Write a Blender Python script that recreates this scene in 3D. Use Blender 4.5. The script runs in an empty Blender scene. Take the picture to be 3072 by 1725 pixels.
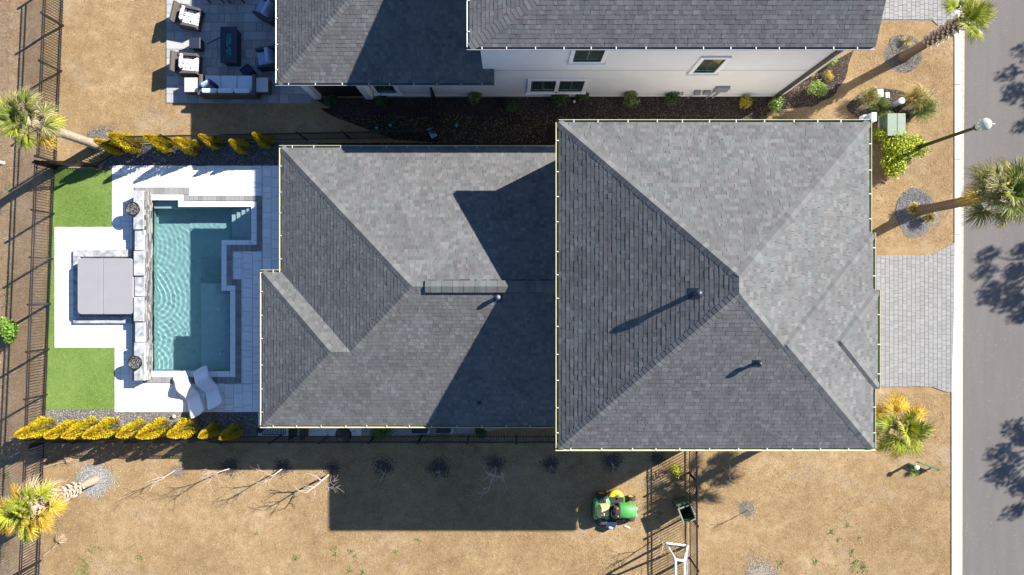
import bpy, math, random
import numpy as np
from mathutils import Vector, Matrix
from mathutils.geometry import tessellate_polygon
R = math.radians
random.seed(7); rng = np.random.default_rng(7)
sc = bpy.context.scene
col = sc.collection

# ------------------------------------------------------------------ camera, sky, sun, exposure
CAM_H, FPX, CX, CY = 29.0, 2048.0, 1536.0, 862.5
cd = bpy.data.cameras.new('camera'); cam = bpy.data.objects.new('camera', cd); col.objects.link(cam)
cam.location = (0, 0, CAM_H); cam.rotation_euler = (0, 0, 0)
cd.sensor_width = 36; cd.lens = 24.0; cd.clip_start = 0.5; cd.clip_end = 1000
sc.camera = cam
SUN = Vector((1.378, .748, 1.0)).normalized()
w = bpy.data.worlds.new('World'); sc.world = w; w.use_nodes = True
nt = w.node_tree; bg = nt.nodes['Background']
sky = nt.nodes.new('ShaderNodeTexSky'); sky.sky_type = 'NISHITA'; sky.sun_disc = False
sky.sun_elevation = math.asin(SUN.z); sky.sun_rotation = math.atan2(SUN.x, SUN.y)
sky.air_density = 1.0; sky.dust_density = 0.3; sky.ozone_density = 7.0
nt.links.new(sky.outputs[0], bg.inputs[0]); bg.inputs[1].default_value = 0.066
sd = bpy.data.lights.new('sun', 'SUN'); sd.energy = 5.0; sd.angle = R(.5); sd.color = (1, .95, .87)
so = bpy.data.objects.new('sun', sd); col.objects.link(so); so.location = (30, 20, 40)
so.rotation_euler = (-SUN).to_track_quat('-Z', 'Y').to_euler()
sc.view_settings.view_transform = 'Standard'; sc.view_settings.look = 'None'
sc.view_settings.gamma = 1; sc.view_settings.use_curve_mapping = False
sc.view_settings.exposure = 1.42
sc.render.engine = 'CYCLES'

def P(px, py, z=0.0):                       # ground position that the photograph shows at (px, py)
    k = (CAM_H - z) / FPX
    return Vector(((px - CX) * k, (CY - py) * k, z))
def X(px, z=0.0): return (px - CX) * (CAM_H - z) / FPX
def Y(py, z=0.0): return (CY - py) * (CAM_H - z) / FPX

# ------------------------------------------------------------------ helpers
def tag(o, label=None, cat=None, group=None, kind=None):
    if label: o['label'] = label
    if cat: o['category'] = cat
    if group: o['group'] = group
    if kind: o['kind'] = kind
    return o
def thing(name, label, cat, loc=(0, 0, 0), rz=0, group=None):
    o = bpy.data.objects.new(name, None); col.objects.link(o)
    o.empty_display_size = .2; o.location = loc; o.rotation_euler = (0, 0, rz)
    return tag(o, label, cat, group)
def offset_of(p):
    v = Vector((0, 0, 0))
    while p is not None:
        v += Vector(p.location); p = p.parent
    return v
def link(name, me, parent=None, loc=None, rot=None, scale=None, kind=None):
    o = bpy.data.objects.new(name, me); col.objects.link(o)
    if parent: o.parent = parent
    if loc is not None: o.location = loc
    if rot is not None: o.rotation_euler = rot
    if scale is not None: o.scale = scale
    if kind: o['kind'] = kind
    return o
def copy_tree(o, parent=None):
    c = o.copy(); col.objects.link(c)
    if parent: c.parent = parent
    for ch in list(o.children): copy_tree(ch, c)
    return c

class MB:
    def __init__(s): s.v = []; s.f = []; s.c = []; s.m = []; s.cc = (1, 1, 1); s.mi = 0
    def face(s, idx): s.f.append(idx); s.c.append(s.cc); s.m.append(s.mi)
    def add(s, vs): n = len(s.v); s.v.extend([tuple(p) for p in vs]); return n
    def quad(s, a, b, c, d): n = s.add([a, b, c, d]); s.face((n, n+1, n+2, n+3)); return s
    def tri(s, a, b, c): n = s.add([a, b, c]); s.face((n, n+1, n+2)); return s
    def box(s, x0, y0, z0, x1, y1, z1, M=None):
        vs = [Vector(p) for p in ((x0,y0,z0),(x1,y0,z0),(x1,y1,z0),(x0,y1,z0),(x0,y0,z1),(x1,y0,z1),(x1,y1,z1),(x0,y1,z1))]
        if M is not None: vs = [M @ p for p in vs]
        n = s.add(vs)
        for f in ((3,2,1,0),(4,5,6,7),(0,1,5,4),(1,2,6,5),(2,3,7,6),(3,0,4,7)): s.face(tuple(n+i for i in f))
        return s
    def cbox(s, x0, y0, z0, x1, y1, z1, b=.02, M=None):     # box with a chamfered top rim
        a = [(x0,y0,z0),(x1,y0,z0),(x1,y1,z0),(x0,y1,z0)]
        m = [(x0,y0,z1-b),(x1,y0,z1-b),(x1,y1,z1-b),(x0,y1,z1-b)]
        t = [(x0+b,y0+b,z1),(x1-b,y0+b,z1),(x1-b,y1-b,z1),(x0+b,y1-b,z1)]
        vs = [Vector(p) for p in a+m+t]
        if M is not None: vs = [M @ p for p in vs]
        n = s.add(vs)
        for k in (0, 4):
            for i in range(4):
                j = (i+1) % 4; s.face((n+k+i, n+k+j, n+k+4+j, n+k+4+i))
        s.face((n+8, n+9, n+10, n+11)); s.face((n+3, n+2, n+1, n)); return s
    def prism(s, poly, z0, z1, top=True, bottom=False, M=None, inset=0):
        k = len(poly); cx = sum(p[0] for p in poly)/k; cy = sum(p[1] for p in poly)/k
        lo = [Vector((p[0], p[1], z0)) for p in poly]
        rings = [lo, [Vector((p[0], p[1], z1-inset)) for p in poly]]
        if inset:
            def sh(p):
                d = Vector((cx-p[0], cy-p[1])); d.normalize(); return Vector((p[0]+d.x*inset, p[1]+d.y*inset, z1))
            rings.append([sh(p) for p in poly])
        base = []
        for r in rings:
            if M is not None: r = [M @ q for q in r]
            base.append(s.add(r))
        for a, b in zip(base, base[1:]):
            for i in range(k):
                j = (i+1) % k; s.face((a+i, a+j, b+j, b+i))
        if top: s.face(tuple(base[-1]+i for i in range(k)))
        if bottom: s.face(tuple(base[0]+k-1-i for i in range(k)))
        return s
    def tube(s, pts, rad, n=6, caps=True):
        pts = [Vector(p) for p in pts]
        if not hasattr(rad, '__len__'): rad = [rad]*len(pts)
        prev = None
        for i, p in enumerate(pts):
            d = (pts[min(i+1, len(pts)-1)] - pts[max(i-1, 0)])
            if d.length < 1e-9: d = Vector((0, 0, 1))
            d.normalize()
            u = d.orthogonal().normalized() if prev is None else (prev - d*prev.dot(d)).normalized()
            prev = u; v = d.cross(u)
            st = s.add([p + (u*math.cos(2*math.pi*k/n) + v*math.sin(2*math.pi*k/n))*rad[i] for k in range(n)])
            if i:
                for k in range(n):
                    s.face((st-n+k, st-n+(k+1) % n, st+(k+1) % n, st+k))
            if caps and i == 0: s.face(tuple(st+n-1-k for k in range(n)))
        if caps: s.face(tuple(st+k for k in range(n)))
        return s
    def lathe(s, prof, c=(0, 0, 0), n=20, M=None):
        rows = []
        for r, z in prof:
            vs = [Vector((c[0]+r*math.cos(2*math.pi*k/n), c[1]+r*math.sin(2*math.pi*k/n), c[2]+z)) for k in range(n)]
            if M is not None: vs = [M @ p for p in vs]
            rows.append(s.add(vs))
        for a, b in zip(rows, rows[1:]):
            for k in range(n): s.face((a+k, a+(k+1) % n, b+(k+1) % n, b+k))
        if prof[-1][0] > 1e-4: s.face(tuple(rows[-1]+k for k in range(n)))
        return s
    def stone(s, c, r, flat=.6):
        c = Vector(c); q = [Vector(d) for d in ((1,0,0),(0,1,0),(-1,0,0),(0,-1,0),(0,0,1),(0,0,-1))]
        a = random.uniform(0, 6.28); Rm = Matrix.Rotation(a, 3, 'Z') @ Matrix.Rotation(random.uniform(-.5, .5), 3, 'X')
        n = s.add([c + Rm @ Vector((d.x, d.y*random.uniform(.6, 1), d.z*flat))*r*random.uniform(.8, 1.15) for d in q])
        for f in ((0,1,4),(1,2,4),(2,3,4),(3,0,4),(1,0,5),(2,1,5),(3,2,5),(0,3,5)): s.face(tuple(n+i for i in f))
    def mesh(s, name, mats, off=None, smooth=False):
        me = bpy.data.meshes.new(name)
        vs = s.v
        if off is not None and off.length > 0: vs = [(a-off.x, b-off.y, c-off.z) for a, b, c in vs]
        me.from_pydata(vs, [], s.f)
        if not isinstance(mats, (list, tuple)): mats = [mats]
        for m in mats: me.materials.append(m)
        if len(mats) > 1: me.polygons.foreach_set('material_index', s.m)
        at = me.color_attributes.new('col', 'FLOAT_COLOR', 'CORNER')
        cnt = [len(f) for f in s.f]
        arr = np.repeat(np.array([(c[0], c[1], c[2], 1.0) for c in s.c], dtype=np.float32).reshape(-1, 4), cnt, axis=0)
        at.data.foreach_set('color', arr.ravel())
        if smooth: me.polygons.foreach_set('use_smooth', [True]*len(s.f))
        me.update(); return me
    def build(s, name, mats, parent=None, world=True, smooth=False, kind=None):
        off = offset_of(parent) if (world and parent is not None) else None
        return link(name, s.mesh(name, mats, off, smooth), parent, kind=kind)

def fast_mesh(name, V, F, C, mat, parent=None, kind='stuff'):      # numpy tri/quads of equal size with one colour each
    me = bpy.data.meshes.new(name); nf, k = F.shape
    me.vertices.add(len(V)); me.vertices.foreach_set('co', V.astype(np.float32).ravel())
    me.loops.add(nf*k); me.loops.foreach_set('vertex_index', F.astype(np.int32).ravel())
    me.polygons.add(nf); me.polygons.foreach_set('loop_start', np.arange(0, nf*k, k, dtype=np.int32))
    me.materials.append(mat)
    at = me.color_attributes.new('col', 'FLOAT_COLOR', 'CORNER')
    c4 = np.ones((nf, 4), np.float32); c4[:, :3] = C
    at.data.foreach_set('color', np.repeat(c4, k, axis=0).ravel())
    me.update(calc_edges=True)
    return link(name, me, parent, kind=kind)

# ------------------------------------------------------------------ materials
def mat_base(name):
    m = bpy.data.materials.new(name); m.use_nodes = True
    n = m.node_tree; return m, n, n.nodes['Principled BSDF']
def pos_node(n):
    g = n.nodes.new('ShaderNodeNewGeometry'); return g.outputs['Position']
def simple(name, rgb, rough=.6, metal=0, noise=0, scale=8, bump=0, bscale=60, attr=False, spec=.5, trans=0, back=0):
    m, n, b = mat_base(name); L = n.links
    b.inputs['Roughness'].default_value = rough; b.inputs['Metallic'].default_value = metal
    b.inputs['Specular IOR Level'].default_value = spec
    src = None
    if attr:
        a = n.nodes.new('ShaderNodeAttribute'); a.attribute_name = 'col'
        mx = n.nodes.new('ShaderNodeMix'); mx.data_type = 'RGBA'; mx.blend_type = 'MULTIPLY'; mx.inputs[0].default_value = 1
        mx.inputs[6].default_value = (*rgb, 1); L.new(a.outputs['Color'], mx.inputs[7]); src = mx.outputs[2]
    if noise:
        t = n.nodes.new('ShaderNodeTexNoise'); t.inputs['Scale'].default_value = scale; t.inputs['Detail'].default_value = 6
        L.new(pos_node(n), t.inputs['Vector'])
        r = n.nodes.new('ShaderNodeMapRange'); r.inputs[1].default_value = .3; r.inputs[2].default_value = .7
        r.inputs[3].default_value = 1-noise; r.inputs[4].default_value = 1+noise; L.new(t.outputs[0], r.inputs[0])
        mx = n.nodes.new('ShaderNodeVectorMath'); mx.operation = 'SCALE'
        if src: L.new(src, mx.inputs[0])
        else: mx.inputs[0].default_value = rgb
        L.new(r.outputs[0], mx.inputs['Scale']); src = mx.outputs[0]
    if src: L.new(src, b.inputs['Base Color'])
    else: b.inputs['Base Color'].default_value = (*rgb, 1)
    if bump:
        t = n.nodes.new('ShaderNodeTexNoise'); t.inputs['Scale'].default_value = bscale; t.inputs['Detail'].default_value = 4
        L.new(pos_node(n), t.inputs['Vector'])
        bp = n.nodes.new('ShaderNodeBump'); bp.inputs['Strength'].default_value = bump; bp.inputs['Distance'].default_value = .02
        L.new(t.outputs[0], bp.inputs['Height']); L.new(bp.outputs[0], b.inputs['Normal'])
    if trans:
        td = n.nodes.new('ShaderNodeBsdfTranslucent'); ms = n.nodes.new('ShaderNodeMixShader'); ms.inputs[0].default_value = trans
        if src: L.new(src, td.inputs[0])
        else: td.inputs[0].default_value = (*rgb, 1)
        out = n.nodes['Material Output']; L.new(b.outputs[0], ms.inputs[1]); L.new(td.outputs[0], ms.inputs[2]); L.new(ms.outputs[0], out.inputs[0])
    return m
def ground_mat(name, stops, big=.25, mid=2.2, fine=38, bump=.8, wts=(.42, .28, .30), stretch=None, patches=None):
    m, n, b = mat_base(name); L = n.links; p = pos_node(n)
    b.inputs['Roughness'].default_value = .95; b.inputs['Specular IOR Level'].default_value = .15
    if stretch:
        mp = n.nodes.new('ShaderNodeMapping'); mp.inputs['Scale'].default_value = stretch; L.new(p, mp.inputs[0]); p = mp.outputs[0]
    acc = None
    for s_, wt, dt in ((big, wts[0], 5), (mid, wts[1], 5), (fine, wts[2], 4)):
        t = n.nodes.new('ShaderNodeTexNoise'); t.inputs['Scale'].default_value = s_; t.inputs['Detail'].default_value = dt
        t.inputs['Roughness'].default_value = .65; L.new(p, t.inputs['Vector'])
        mm = n.nodes.new('ShaderNodeMath'); mm.operation = 'MULTIPLY_ADD'; mm.inputs[1].default_value = wt
        L.new(t.outputs[0], mm.inputs[0])
        if acc: L.new(acc, mm.inputs[2])
        else: mm.inputs[2].default_value = 0
        acc = mm.outputs[0]; last = t
    r = n.nodes.new('ShaderNodeMapRange'); r.inputs[1].default_value = .34; r.inputs[2].default_value = .66; L.new(acc, r.inputs[0])
    cr = n.nodes.new('ShaderNodeValToRGB'); e = cr.color_ramp.elements
    e[0].position = stops[0][0]; e[0].color = (*stops[0][1], 1); e[1].position = stops[-1][0]; e[1].color = (*stops[-1][1], 1)
    for q, c in stops[1:-1]: x = e.new(q); x.color = (*c, 1)
    L.new(r.outputs[0], cr.inputs[0]); src = cr.outputs[0]
    for sc_, lo, hi, amt, c in (patches or []):
        t = n.nodes.new('ShaderNodeTexNoise'); t.inputs['Scale'].default_value = sc_; t.inputs['Detail'].default_value = 7; t.inputs['Roughness'].default_value = .7
        of = n.nodes.new('ShaderNodeVectorMath'); of.inputs[1].default_value = (sc_*91, 13.7, lo*50); L.new(p, of.inputs[0]); L.new(of.outputs[0], t.inputs['Vector'])
        q = n.nodes.new('ShaderNodeMapRange'); q.inputs[1].default_value = lo; q.inputs[2].default_value = hi; q.inputs[4].default_value = amt; L.new(t.outputs[0], q.inputs[0])
        mx = n.nodes.new('ShaderNodeMix'); mx.data_type = 'RGBA'; L.new(q.outputs[0], mx.inputs[0]); L.new(src, mx.inputs[6]); mx.inputs[7].default_value = (*c, 1); src = mx.outputs[2]
    L.new(src, b.inputs['Base Color'])
    bp = n.nodes.new('ShaderNodeBump'); bp.inputs['Strength'].default_value = bump; bp.inputs['Distance'].default_value = .03
    L.new(last.outputs[0], bp.inputs['Height']); L.new(bp.outputs[0], b.inputs['Normal'])
    return m

M = {}
M['lawn'] = ground_mat('dry_lawn', [(0, (.13, .08, .038)), (.3, (.23, .15, .073)), (.6, (.31, .21, .105)), (1, (.47, .36, .22))], wts=(.34, .30, .36), patches=[(.45, .56, .70, .42, (.36, .31, .24)), (.9, .58, .72, .5, (.24, .145, .07)), (.6, .64, .74, .5, (.20, .23, .09))])
M['bank'] = ground_mat('bank_soil', [(0, (.17, .10, .055)), (.35, (.26, .17, .10)), (.65, (.34, .245, .155)), (1, (.42, .34, .25))], mid=3.5)
M['asphalt'] = ground_mat('asphalt', [(0, (.118, .109, .103)), (.5, (.138, .128, .122)), (1, (.165, .154, .148))], big=.3, mid=3, fine=90, bump=.3, wts=(.4, .25, .35), stretch=(1, .12, 1), patches=[(.8, .55, .7, .5, (.115, .105, .10)), (2.5, .62, .72, .35, (.20, .19, .18))])
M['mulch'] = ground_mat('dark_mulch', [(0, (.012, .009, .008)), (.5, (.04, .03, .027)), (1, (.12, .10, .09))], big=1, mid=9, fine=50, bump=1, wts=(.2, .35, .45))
M['greymulch'] = ground_mat('grey_mulch', [(0, (.05, .05, .05)), (.5, (.14, .135, .13)), (1, (.26, .25, .24))], big=1, mid=9, fine=50, bump=1, wts=(.2, .35, .45))
M['turfbase'] = ground_mat('turf_base', [(0, (.07, .13, .02)), (.5, (.14, .23, .045)), (1, (.22, .31, .09))], big=.5, mid=5, fine=70, bump=.6)
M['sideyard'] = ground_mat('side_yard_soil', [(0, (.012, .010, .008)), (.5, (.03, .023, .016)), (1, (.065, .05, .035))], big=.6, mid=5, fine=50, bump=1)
M['blade'] = simple('grass_blade', (1, 1, 1), .8, attr=True, spec=.2)
M['leaf'] = simple('leaf', (1, 1, 1), .55, attr=True, spec=.35, trans=.28)
M['shingle'] = simple('shingle', (1, 1, 1), .92, noise=.10, scale=.9, attr=True, spec=.15, bump=.3, bscale=160)
M['under'] = simple('roof_felt', (.04, .04, .042), .95)
M['stucco'] = simple('white_stucco', (.72, .71, .69), .85, noise=.03, scale=1.5, bump=.15, bscale=120)
M['trim'] = simple('white_trim', (.78, .78, .77), .6)
M['darktrim'] = simple('bronze_trim', (.03, .03, .032), .45)
M['cream'] = simple('gutter_lip', (.62, .57, .32), .6)
M['algae'] = simple('gutter_algae', (.10, .15, .035), .7, noise=.4, scale=3)
M['greygutter'] = simple('grey_gutter', (.13, .14, .16), .5, noise=.15, scale=3)
M['greylip'] = simple('grey_gutter_lip', (.34, .35, .37), .5)
M['bracket'] = simple('white_bracket', (.55, .55, .53), .5)
M['glass'] = simple('window_glass', (.02, .05, .045), .05, spec=.8)
M['deckpaver'] = simple('deck_paver', (1, 1, 1), .8, noise=.05, scale=9, attr=True, bump=.1, bscale=90)
M['joint'] = simple('paver_joint', (.33, .32, .31), .95, noise=.2, scale=20)
M['drivejoint'] = simple('drive_joint', (.18, .175, .165), .95, noise=.3, scale=20)
M['marble'] = None
M['plaster'] = simple('pool_plaster', (.33, .46, .465), .7, noise=.08, scale=4)  # deeper teal than the ledge: the water's depth tint is put into this colour
M['ledge'] = simple('ledge_plaster', (.47, .53, .54), .7, noise=.06, scale=4)
M['splitstone'] = simple('split_stone', (1, 1, 1), .8, noise=.25, scale=30, attr=True, bump=.4, bscale=60)
M['vinyl'] = simple('spa_cover_vinyl', (.265, .258, .27), .55, noise=.025, scale=2, bump=.08, bscale=12)
M['spa'] = simple('spa_shell', (.09, .09, .10), .4)
M['black'] = simple('black_metal', (.012, .012, .014), .4, metal=.0, spec=.5)
M['lava'] = simple('lava_rock', (1, 1, 1), .9, attr=True)
M['gravel'] = simple('gravel_stone', (1, 1, 1), .75, attr=True)
M['lounger'] = simple('lounger_resin', (.74, .75, .78), .4)
M['wicker'] = simple('brown_wicker', (.085, .072, .06), .7, noise=.35, scale=60, bump=.6, bscale=140)
M['navy'] = simple('navy_fabric', (.012, .02, .055), .9)
M['blue'] = simple('light_blue_cushion', (.30, .40, .58), .9, noise=.04, scale=6)
M['pale'] = simple('pale_cushion', (.60, .64, .70), .9, noise=.04, scale=6)
M['tabletop'] = simple('grey_table_top', (.50, .48, .47), .5)
M['slate'] = simple('slate_metal', (.02, .026, .045), .45)
M['glassfire'] = simple('fire_glass', (.05, .30, .34), .15, attr=True)
M['bark'] = simple('palm_bark', (.30, .235, .175), .9, noise=.35, scale=16, bump=.8, bscale=40)
M['bark2'] = simple('palm_bark_brown', (.115, .08, .052), .9, noise=.35, scale=16, bump=.8, bscale=40)
M['boot'] = simple('leaf_boot', (.42, .34, .27), .9, noise=.25, scale=30)
M['twig'] = simple('pale_twig', (.42, .33, .29), .85)
M['concrete'] = simple('kerb_concrete', (.62, .60, .56), .85, noise=.10, scale=6, bump=.15, bscale=80)
M['gutterpan'] = simple('gutter_pan', (.42, .35, .27), .9, noise=.18, scale=7)
M['green'] = simple('mower_green', (.075, .30, .075), .38, noise=.12, scale=9, spec=.5)
M['yellow'] = simple('mower_yellow', (.72, .42, .03), .35)
M['seat'] = simple('mower_seat', (.82, .62, .27), .5)
M['rubber'] = simple('rubber', (.03, .03, .032), .85)
M['orange'] = simple('orange_lever', (.8, .22, .04), .4)
M['bin'] = simple('bin_green', (.075, .10, .06), .5)
M['binrim'] = simple('bin_rim', (.20, .235, .17), .5)
M['pvc'] = simple('white_pvc', (.80, .80, .80), .4)
M['utility'] = simple('utility_green', (.13, .18, .125), .5, noise=.08, scale=5)
M['lampglass'] = simple('lamp_glass', (.34, .40, .35), .55, spec=.25)
M['signgreen'] = simple('sign_green', (.02, .16, .08), .4)
M['grey'] = simple('grey_box', (.22, .23, .24), .55)
M['teal'] = simple('teal_plastic', (.05, .30, .30), .5)

def marble():
    m, n, b = mat_base('white_marble'); L = n.links
    t = n.nodes.new('ShaderNodeTexNoise'); t.inputs['Scale'].default_value = 2.2; t.inputs['Detail'].default_value = 8; t.inputs['Distortion'].default_value = 1.6
    L.new(pos_node(n), t.inputs['Vector'])
    cr = n.nodes.new('ShaderNodeValToRGB'); e = cr.color_ramp.elements
    e[0].position = .33; e[0].color = (.20, .21, .22, 1); e[1].position = .58; e[1].color = (.42, .425, .43, 1)
    L.new(t.outputs[0], cr.inputs[0]); L.new(cr.outputs[0], b.inputs['Base Color']); b.inputs['Roughness'].default_value = .45
    return m
M['marble'] = marble()

def water_mat():
    m, n, b = mat_base('pool_water'); L = n.links
    n.nodes.remove(b); out = n.nodes['Material Output']
    gl = n.nodes.new('ShaderNodeBsdfGlass'); gl.inputs['IOR'].default_value = 1.33; gl.inputs['Roughness'].default_value = 0
    gl.inputs['Color'].default_value = (.80, .935, .945, 1)
    L.new(gl.outputs[0], out.inputs[0]); return m
M['water'] = water_mat()

def patterned_fabric():
    m, n, b = mat_base('geometric_cushion'); L = n.links
    tc = n.nodes.new('ShaderNodeTexCoord')
    v = n.nodes.new('ShaderNodeTexVoronoi'); v.feature = 'DISTANCE_TO_EDGE'; v.inputs['Scale'].default_value = 10; v.inputs['Randomness'].default_value = .35
    L.new(tc.outputs['Object'], v.inputs['Vector'])
    r = n.nodes.new('ShaderNodeValToRGB'); r.color_ramp.interpolation = 'CONSTANT'
    r.color_ramp.elements[0].color = (.8, .8, .84, 1); r.color_ramp.elements[1].position = .13; r.color_ramp.elements[1].color = (.02, .022, .05, 1)
    L.new(v.outputs['Distance'], r.inputs[0]); L.new(r.outputs[0], b.inputs['Base Color']); b.inputs['Roughness'].default_value = .9
    return m
M['pattern'] = patterned_fabric()

def mul(c, k): return (c[0]*k, c[1]*k, c[2]*k)
def mixc(a, b, t): return tuple(a[i]*(1-t)+b[i]*t for i in range(3))

# ------------------------------------------------------------------ GROUND
pool_px = [(447,601),(535,601),(535,622),(754,620.5),(754,720),(665,720),(665,872.5),(691,872.5),(691,1113),(452,1113)]
pool = [tuple(P(*q).xy) for q in pool_px]
XB = -19.9                                     # the bank falls away beyond the back fences
mb = MB()
outer = [(XB, -120), (140, -120), (140, 120), (XB, 120)]
tess = tessellate_polygon([[Vector((*q, 0)) for q in outer], [Vector((*q, 0)) for q in reversed(pool)]])
n0 = mb.add([(*q, 0) for q in outer] + [(*q, 0) for q in reversed(pool)])
for t in tess:
    a, b_, c_ = [Vector(mb.v[n0+i]) for i in t]
    mb.face(tuple(t) if (b_-a).cross(c_-a).z > 0 else tuple(reversed(t)))
tag(mb.build('lawn', M['lawn']), kind='structure')
mb = MB()
for (xa, za), (xb, zb) in (((XB, 0), (XB-1.6, -.22)), ((XB-1.6, -.22), (XB-5, -.95)), ((XB-5, -.95), (-140, -1.6))):
    mb.quad((xb, -120, zb), (xa, -120, za), (xa, 120, za), (xb, 120, zb))
tag(mb.build('bank', M['bank']), kind='structure')

def sheet(name, poly_px, mat, z, kind='structure', jit=0, sub=0):
    pts = [P(*q).xy for q in poly_px]
    if sub:
        o = []
        for i, a in enumerate(pts):
            b2 = pts[(i+1) % len(pts)]
            for k in range(sub): o.append(a.lerp(b2, k/sub) + Vector((random.uniform(-jit, jit), random.uniform(-jit, jit))))
        pts = o
    mb = MB(); n0 = mb.add([(p.x, p.y, z) for p in pts])
    for t in tessellate_polygon([[Vector((p.x, p.y, 0)) for p in pts]]):
        a, b2, c2 = [Vector(mb.v[n0+i]) for i in t]
        mb.face(tuple(t) if (b2-a).cross(c2-a).z > 0 else tuple(reversed(t)))
    o = mb.build(name, mat); o['kind'] = kind; return o
def blob_px(cx, cy, rx, ry, n=26, wob=.1):
    ph = [random.uniform(0, 6.28) for _ in range(3)]
    return [(cx+rx*(1+wob*(math.sin(3*a+ph[0])+.5*math.sin(7*a+ph[1]))*.6)*math.cos(a), cy+ry*(1+wob*(math.sin(2*a+ph[2])+.5*math.sin(5*a+ph[0]))*.6)*math.sin(a)) for a in [2*math.pi*i/n for i in range(n)]]

# road, kerb, driveways
sheet('road', [(2894,-2500), (4200,-2500), (4200,4000), (2885,4000)], M['asphalt'], .004)
# kerb: tan gutter pan with pale raised lengths on its house side
def edge_x(py): return 2894 - (py)*9/1725
mb = MB(); n0 = mb.add([(X(edge_x(-2500)-14), Y(-2500), .008), (X(edge_x(-2500)), Y(-2500), .008), (X(edge_x(4000)), Y(4000), .008), (X(edge_x(4000)-14), Y(4000), .008)])
mb.face((n0+3, n0+2, n0+1, n0)); kerb = tag(mb.build('kerb', M['gutterpan']), kind='structure')
py = -420
while py < 2200:
    L_ = 225
    def kx(q): u = min(1, max(0, (q-850)/300)); return 2863-9*u, 2881+4*u
    (xa0, xa1), (xb0, xb1) = kx(py), kx(py+L_)
    a0, a1, b0, b1 = P(xa0, py+1.2), P(xa1, py+1.2), P(xb0, py+L_-1.2), P(xb1, py+L_-1.2)
    m2 = MB(); m2.prism([b0.xy, b1.xy, a1.xy, a0.xy], -.02, .034, inset=.008); m2.build('kerb_length', M['concrete'], kerb); py += L_

# ------------------------------------------------------------------ PAVING: tiles as separate pieces
def clip_rect(t, r):
    x0, y0, x1, y1 = max(t[0], r[0]), max(t[1], r[1]), min(t[2], r[2]), min(t[3], r[3])
    return (x0, y0, x1, y1) if x1-x0 > .03 and y1-y0 > .03 else None
def rect_w(r): return (X(r[0]), Y(r[3]), X(r[2]), Y(r[1]))
def ashlar(bounds, wd, lens, along='y', seed=1):
    rr = random.Random(seed); out = []
    x0, y0, x1, y1 = bounds
    if along == 'y':
        x = x0
        while x < x1:
            y = y0 - rr.uniform(0, .4)
            while y < y1:
                l = rr.choice(lens); out.append((x, y, x+wd, y+l)); y += l
            x += wd
    else:
        y = y0
        while y < y1:
            x = x0 - rr.uniform(0, .4)
            while x < x1:
                l = rr.choice(lens); out.append((x, y, x+l, y+wd)); x += l
            y += wd
    return out
def lay(tiles, parent, mat, name, joint, z0, z1, colfn, limit=300, bev=.006, key=None, nm2=None):
    tiles = sorted(tiles, key=key or (lambda t: (t[0]+t[2])**2/4+(t[1]+t[3])**2/4))
    rest = MB()
    for i, t in enumerate(tiles):
        m = MB() if i < limit else rest
        dz = random.uniform(-.002, .002)
        m.cc = colfn(t); j = joint/2
        p = [(t[0]+j, t[1]+j), (t[2]-j, t[1]+j), (t[2]-j, t[3]-j), (t[0]+j, t[3]-j)]
        if len(t) > 4: p = t[4]
        m.prism(p, z0, z1+dz, inset=bev)
        if i < limit: m.build(name, mat, parent)
    if rest.v: rest.build(nm2 or name, mat, parent, kind='stuff')

def deckcol(t):
    k = random.choice([.70, .74, .76, .78, .80]); return (k, k*.995, k*.985)
deck_regions = [(337,497,788,563),(568,563,788,588),(165,681,398,1043),(337,563,398,681),(345,1043,398,1236),(398,1150,788,1236),(398,1142,430,1150),
                (788,497,950,1236),(725,754,788,1150),(699,754,725,838),(775,1236,1085,1310),(337,497,338,498)]
deck_regions = [rect_w(r) for r in deck_regions if r[2]-r[0] > 3]
DB = (min(r[0] for r in deck_regions), min(r[1] for r in deck_regions), max(r[2] for r in deck_regions), max(r[3] for r in deck_regions))
mb = MB()
for r in [(337,497,950,563),(165,681,401,1043),(337,563,401,681),(345,1043,401,1236),(401,1113,788,1236),(788,563,950,1236),(775,1236,1085,1310),
          (401,563,452,1113),(452,563,788,601),(535,601,788,620),(754,620,788,720),(665,720,788,872),(691,872,788,1113)]:
    a = rect_w(r); mb.quad((a[0],a[1],.012),(a[2],a[1],.012),(a[2],a[3],.012),(a[0],a[3],.012))
deck = tag(mb.build('pool_deck', M['joint']), kind='structure')
tiles = []
grid = ashlar(DB, .40, [.26, .40, .40, .60], 'y', 3)
for t in grid:
    for r in deck_regions:
        c = clip_rect(t, r)
        if c: tiles.append(c)
lay(tiles, deck, M['deckpaver'], 'paver', .012, .0, .040, deckcol,
    key=lambda t: 0 if -20 < t[0] < -9.6 and -(t[2]-t[0])*(t[3]-t[1]) < -.08 else 1)
def bandtiles(r, l, along):
    a = rect_w(r); out = []
    if along == 'x':
        n = max(1, round((a[2]-a[0])/l)); s = (a[2]-a[0])/n
        return [(a[0]+i*s, a[1], a[0]+(i+1)*s, a[3]) for i in range(n)]
    n = max(1, round((a[3]-a[1])/l)); s = (a[3]-a[1])/n
    return [(a[0], a[1]+i*s, a[2], a[1]+(i+1)*s) for i in range(n)]
band = []
for r, al in [((405,563,567,584),'x'),((551.5,584,568,605),'y'),((568,588,788,603),'x'),((771,603,788,754),'y'),((681,735,771,754),'x'),((681,754,699,855),'y'),
              ((699,838,725,856),'x'),((707,856,725,1148),'y'),((430,1131,707,1148),'x')]: band += bandtiles(r, .2, al)
def greycol(t):
    k = random.choice([.19, .22, .25, .235]); return (k, k*.98, k*.97)
lay(band, deck, M['deckpaver'], 'border_paver', .010, .0, .042, greycol, limit=290)
cop = []
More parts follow.
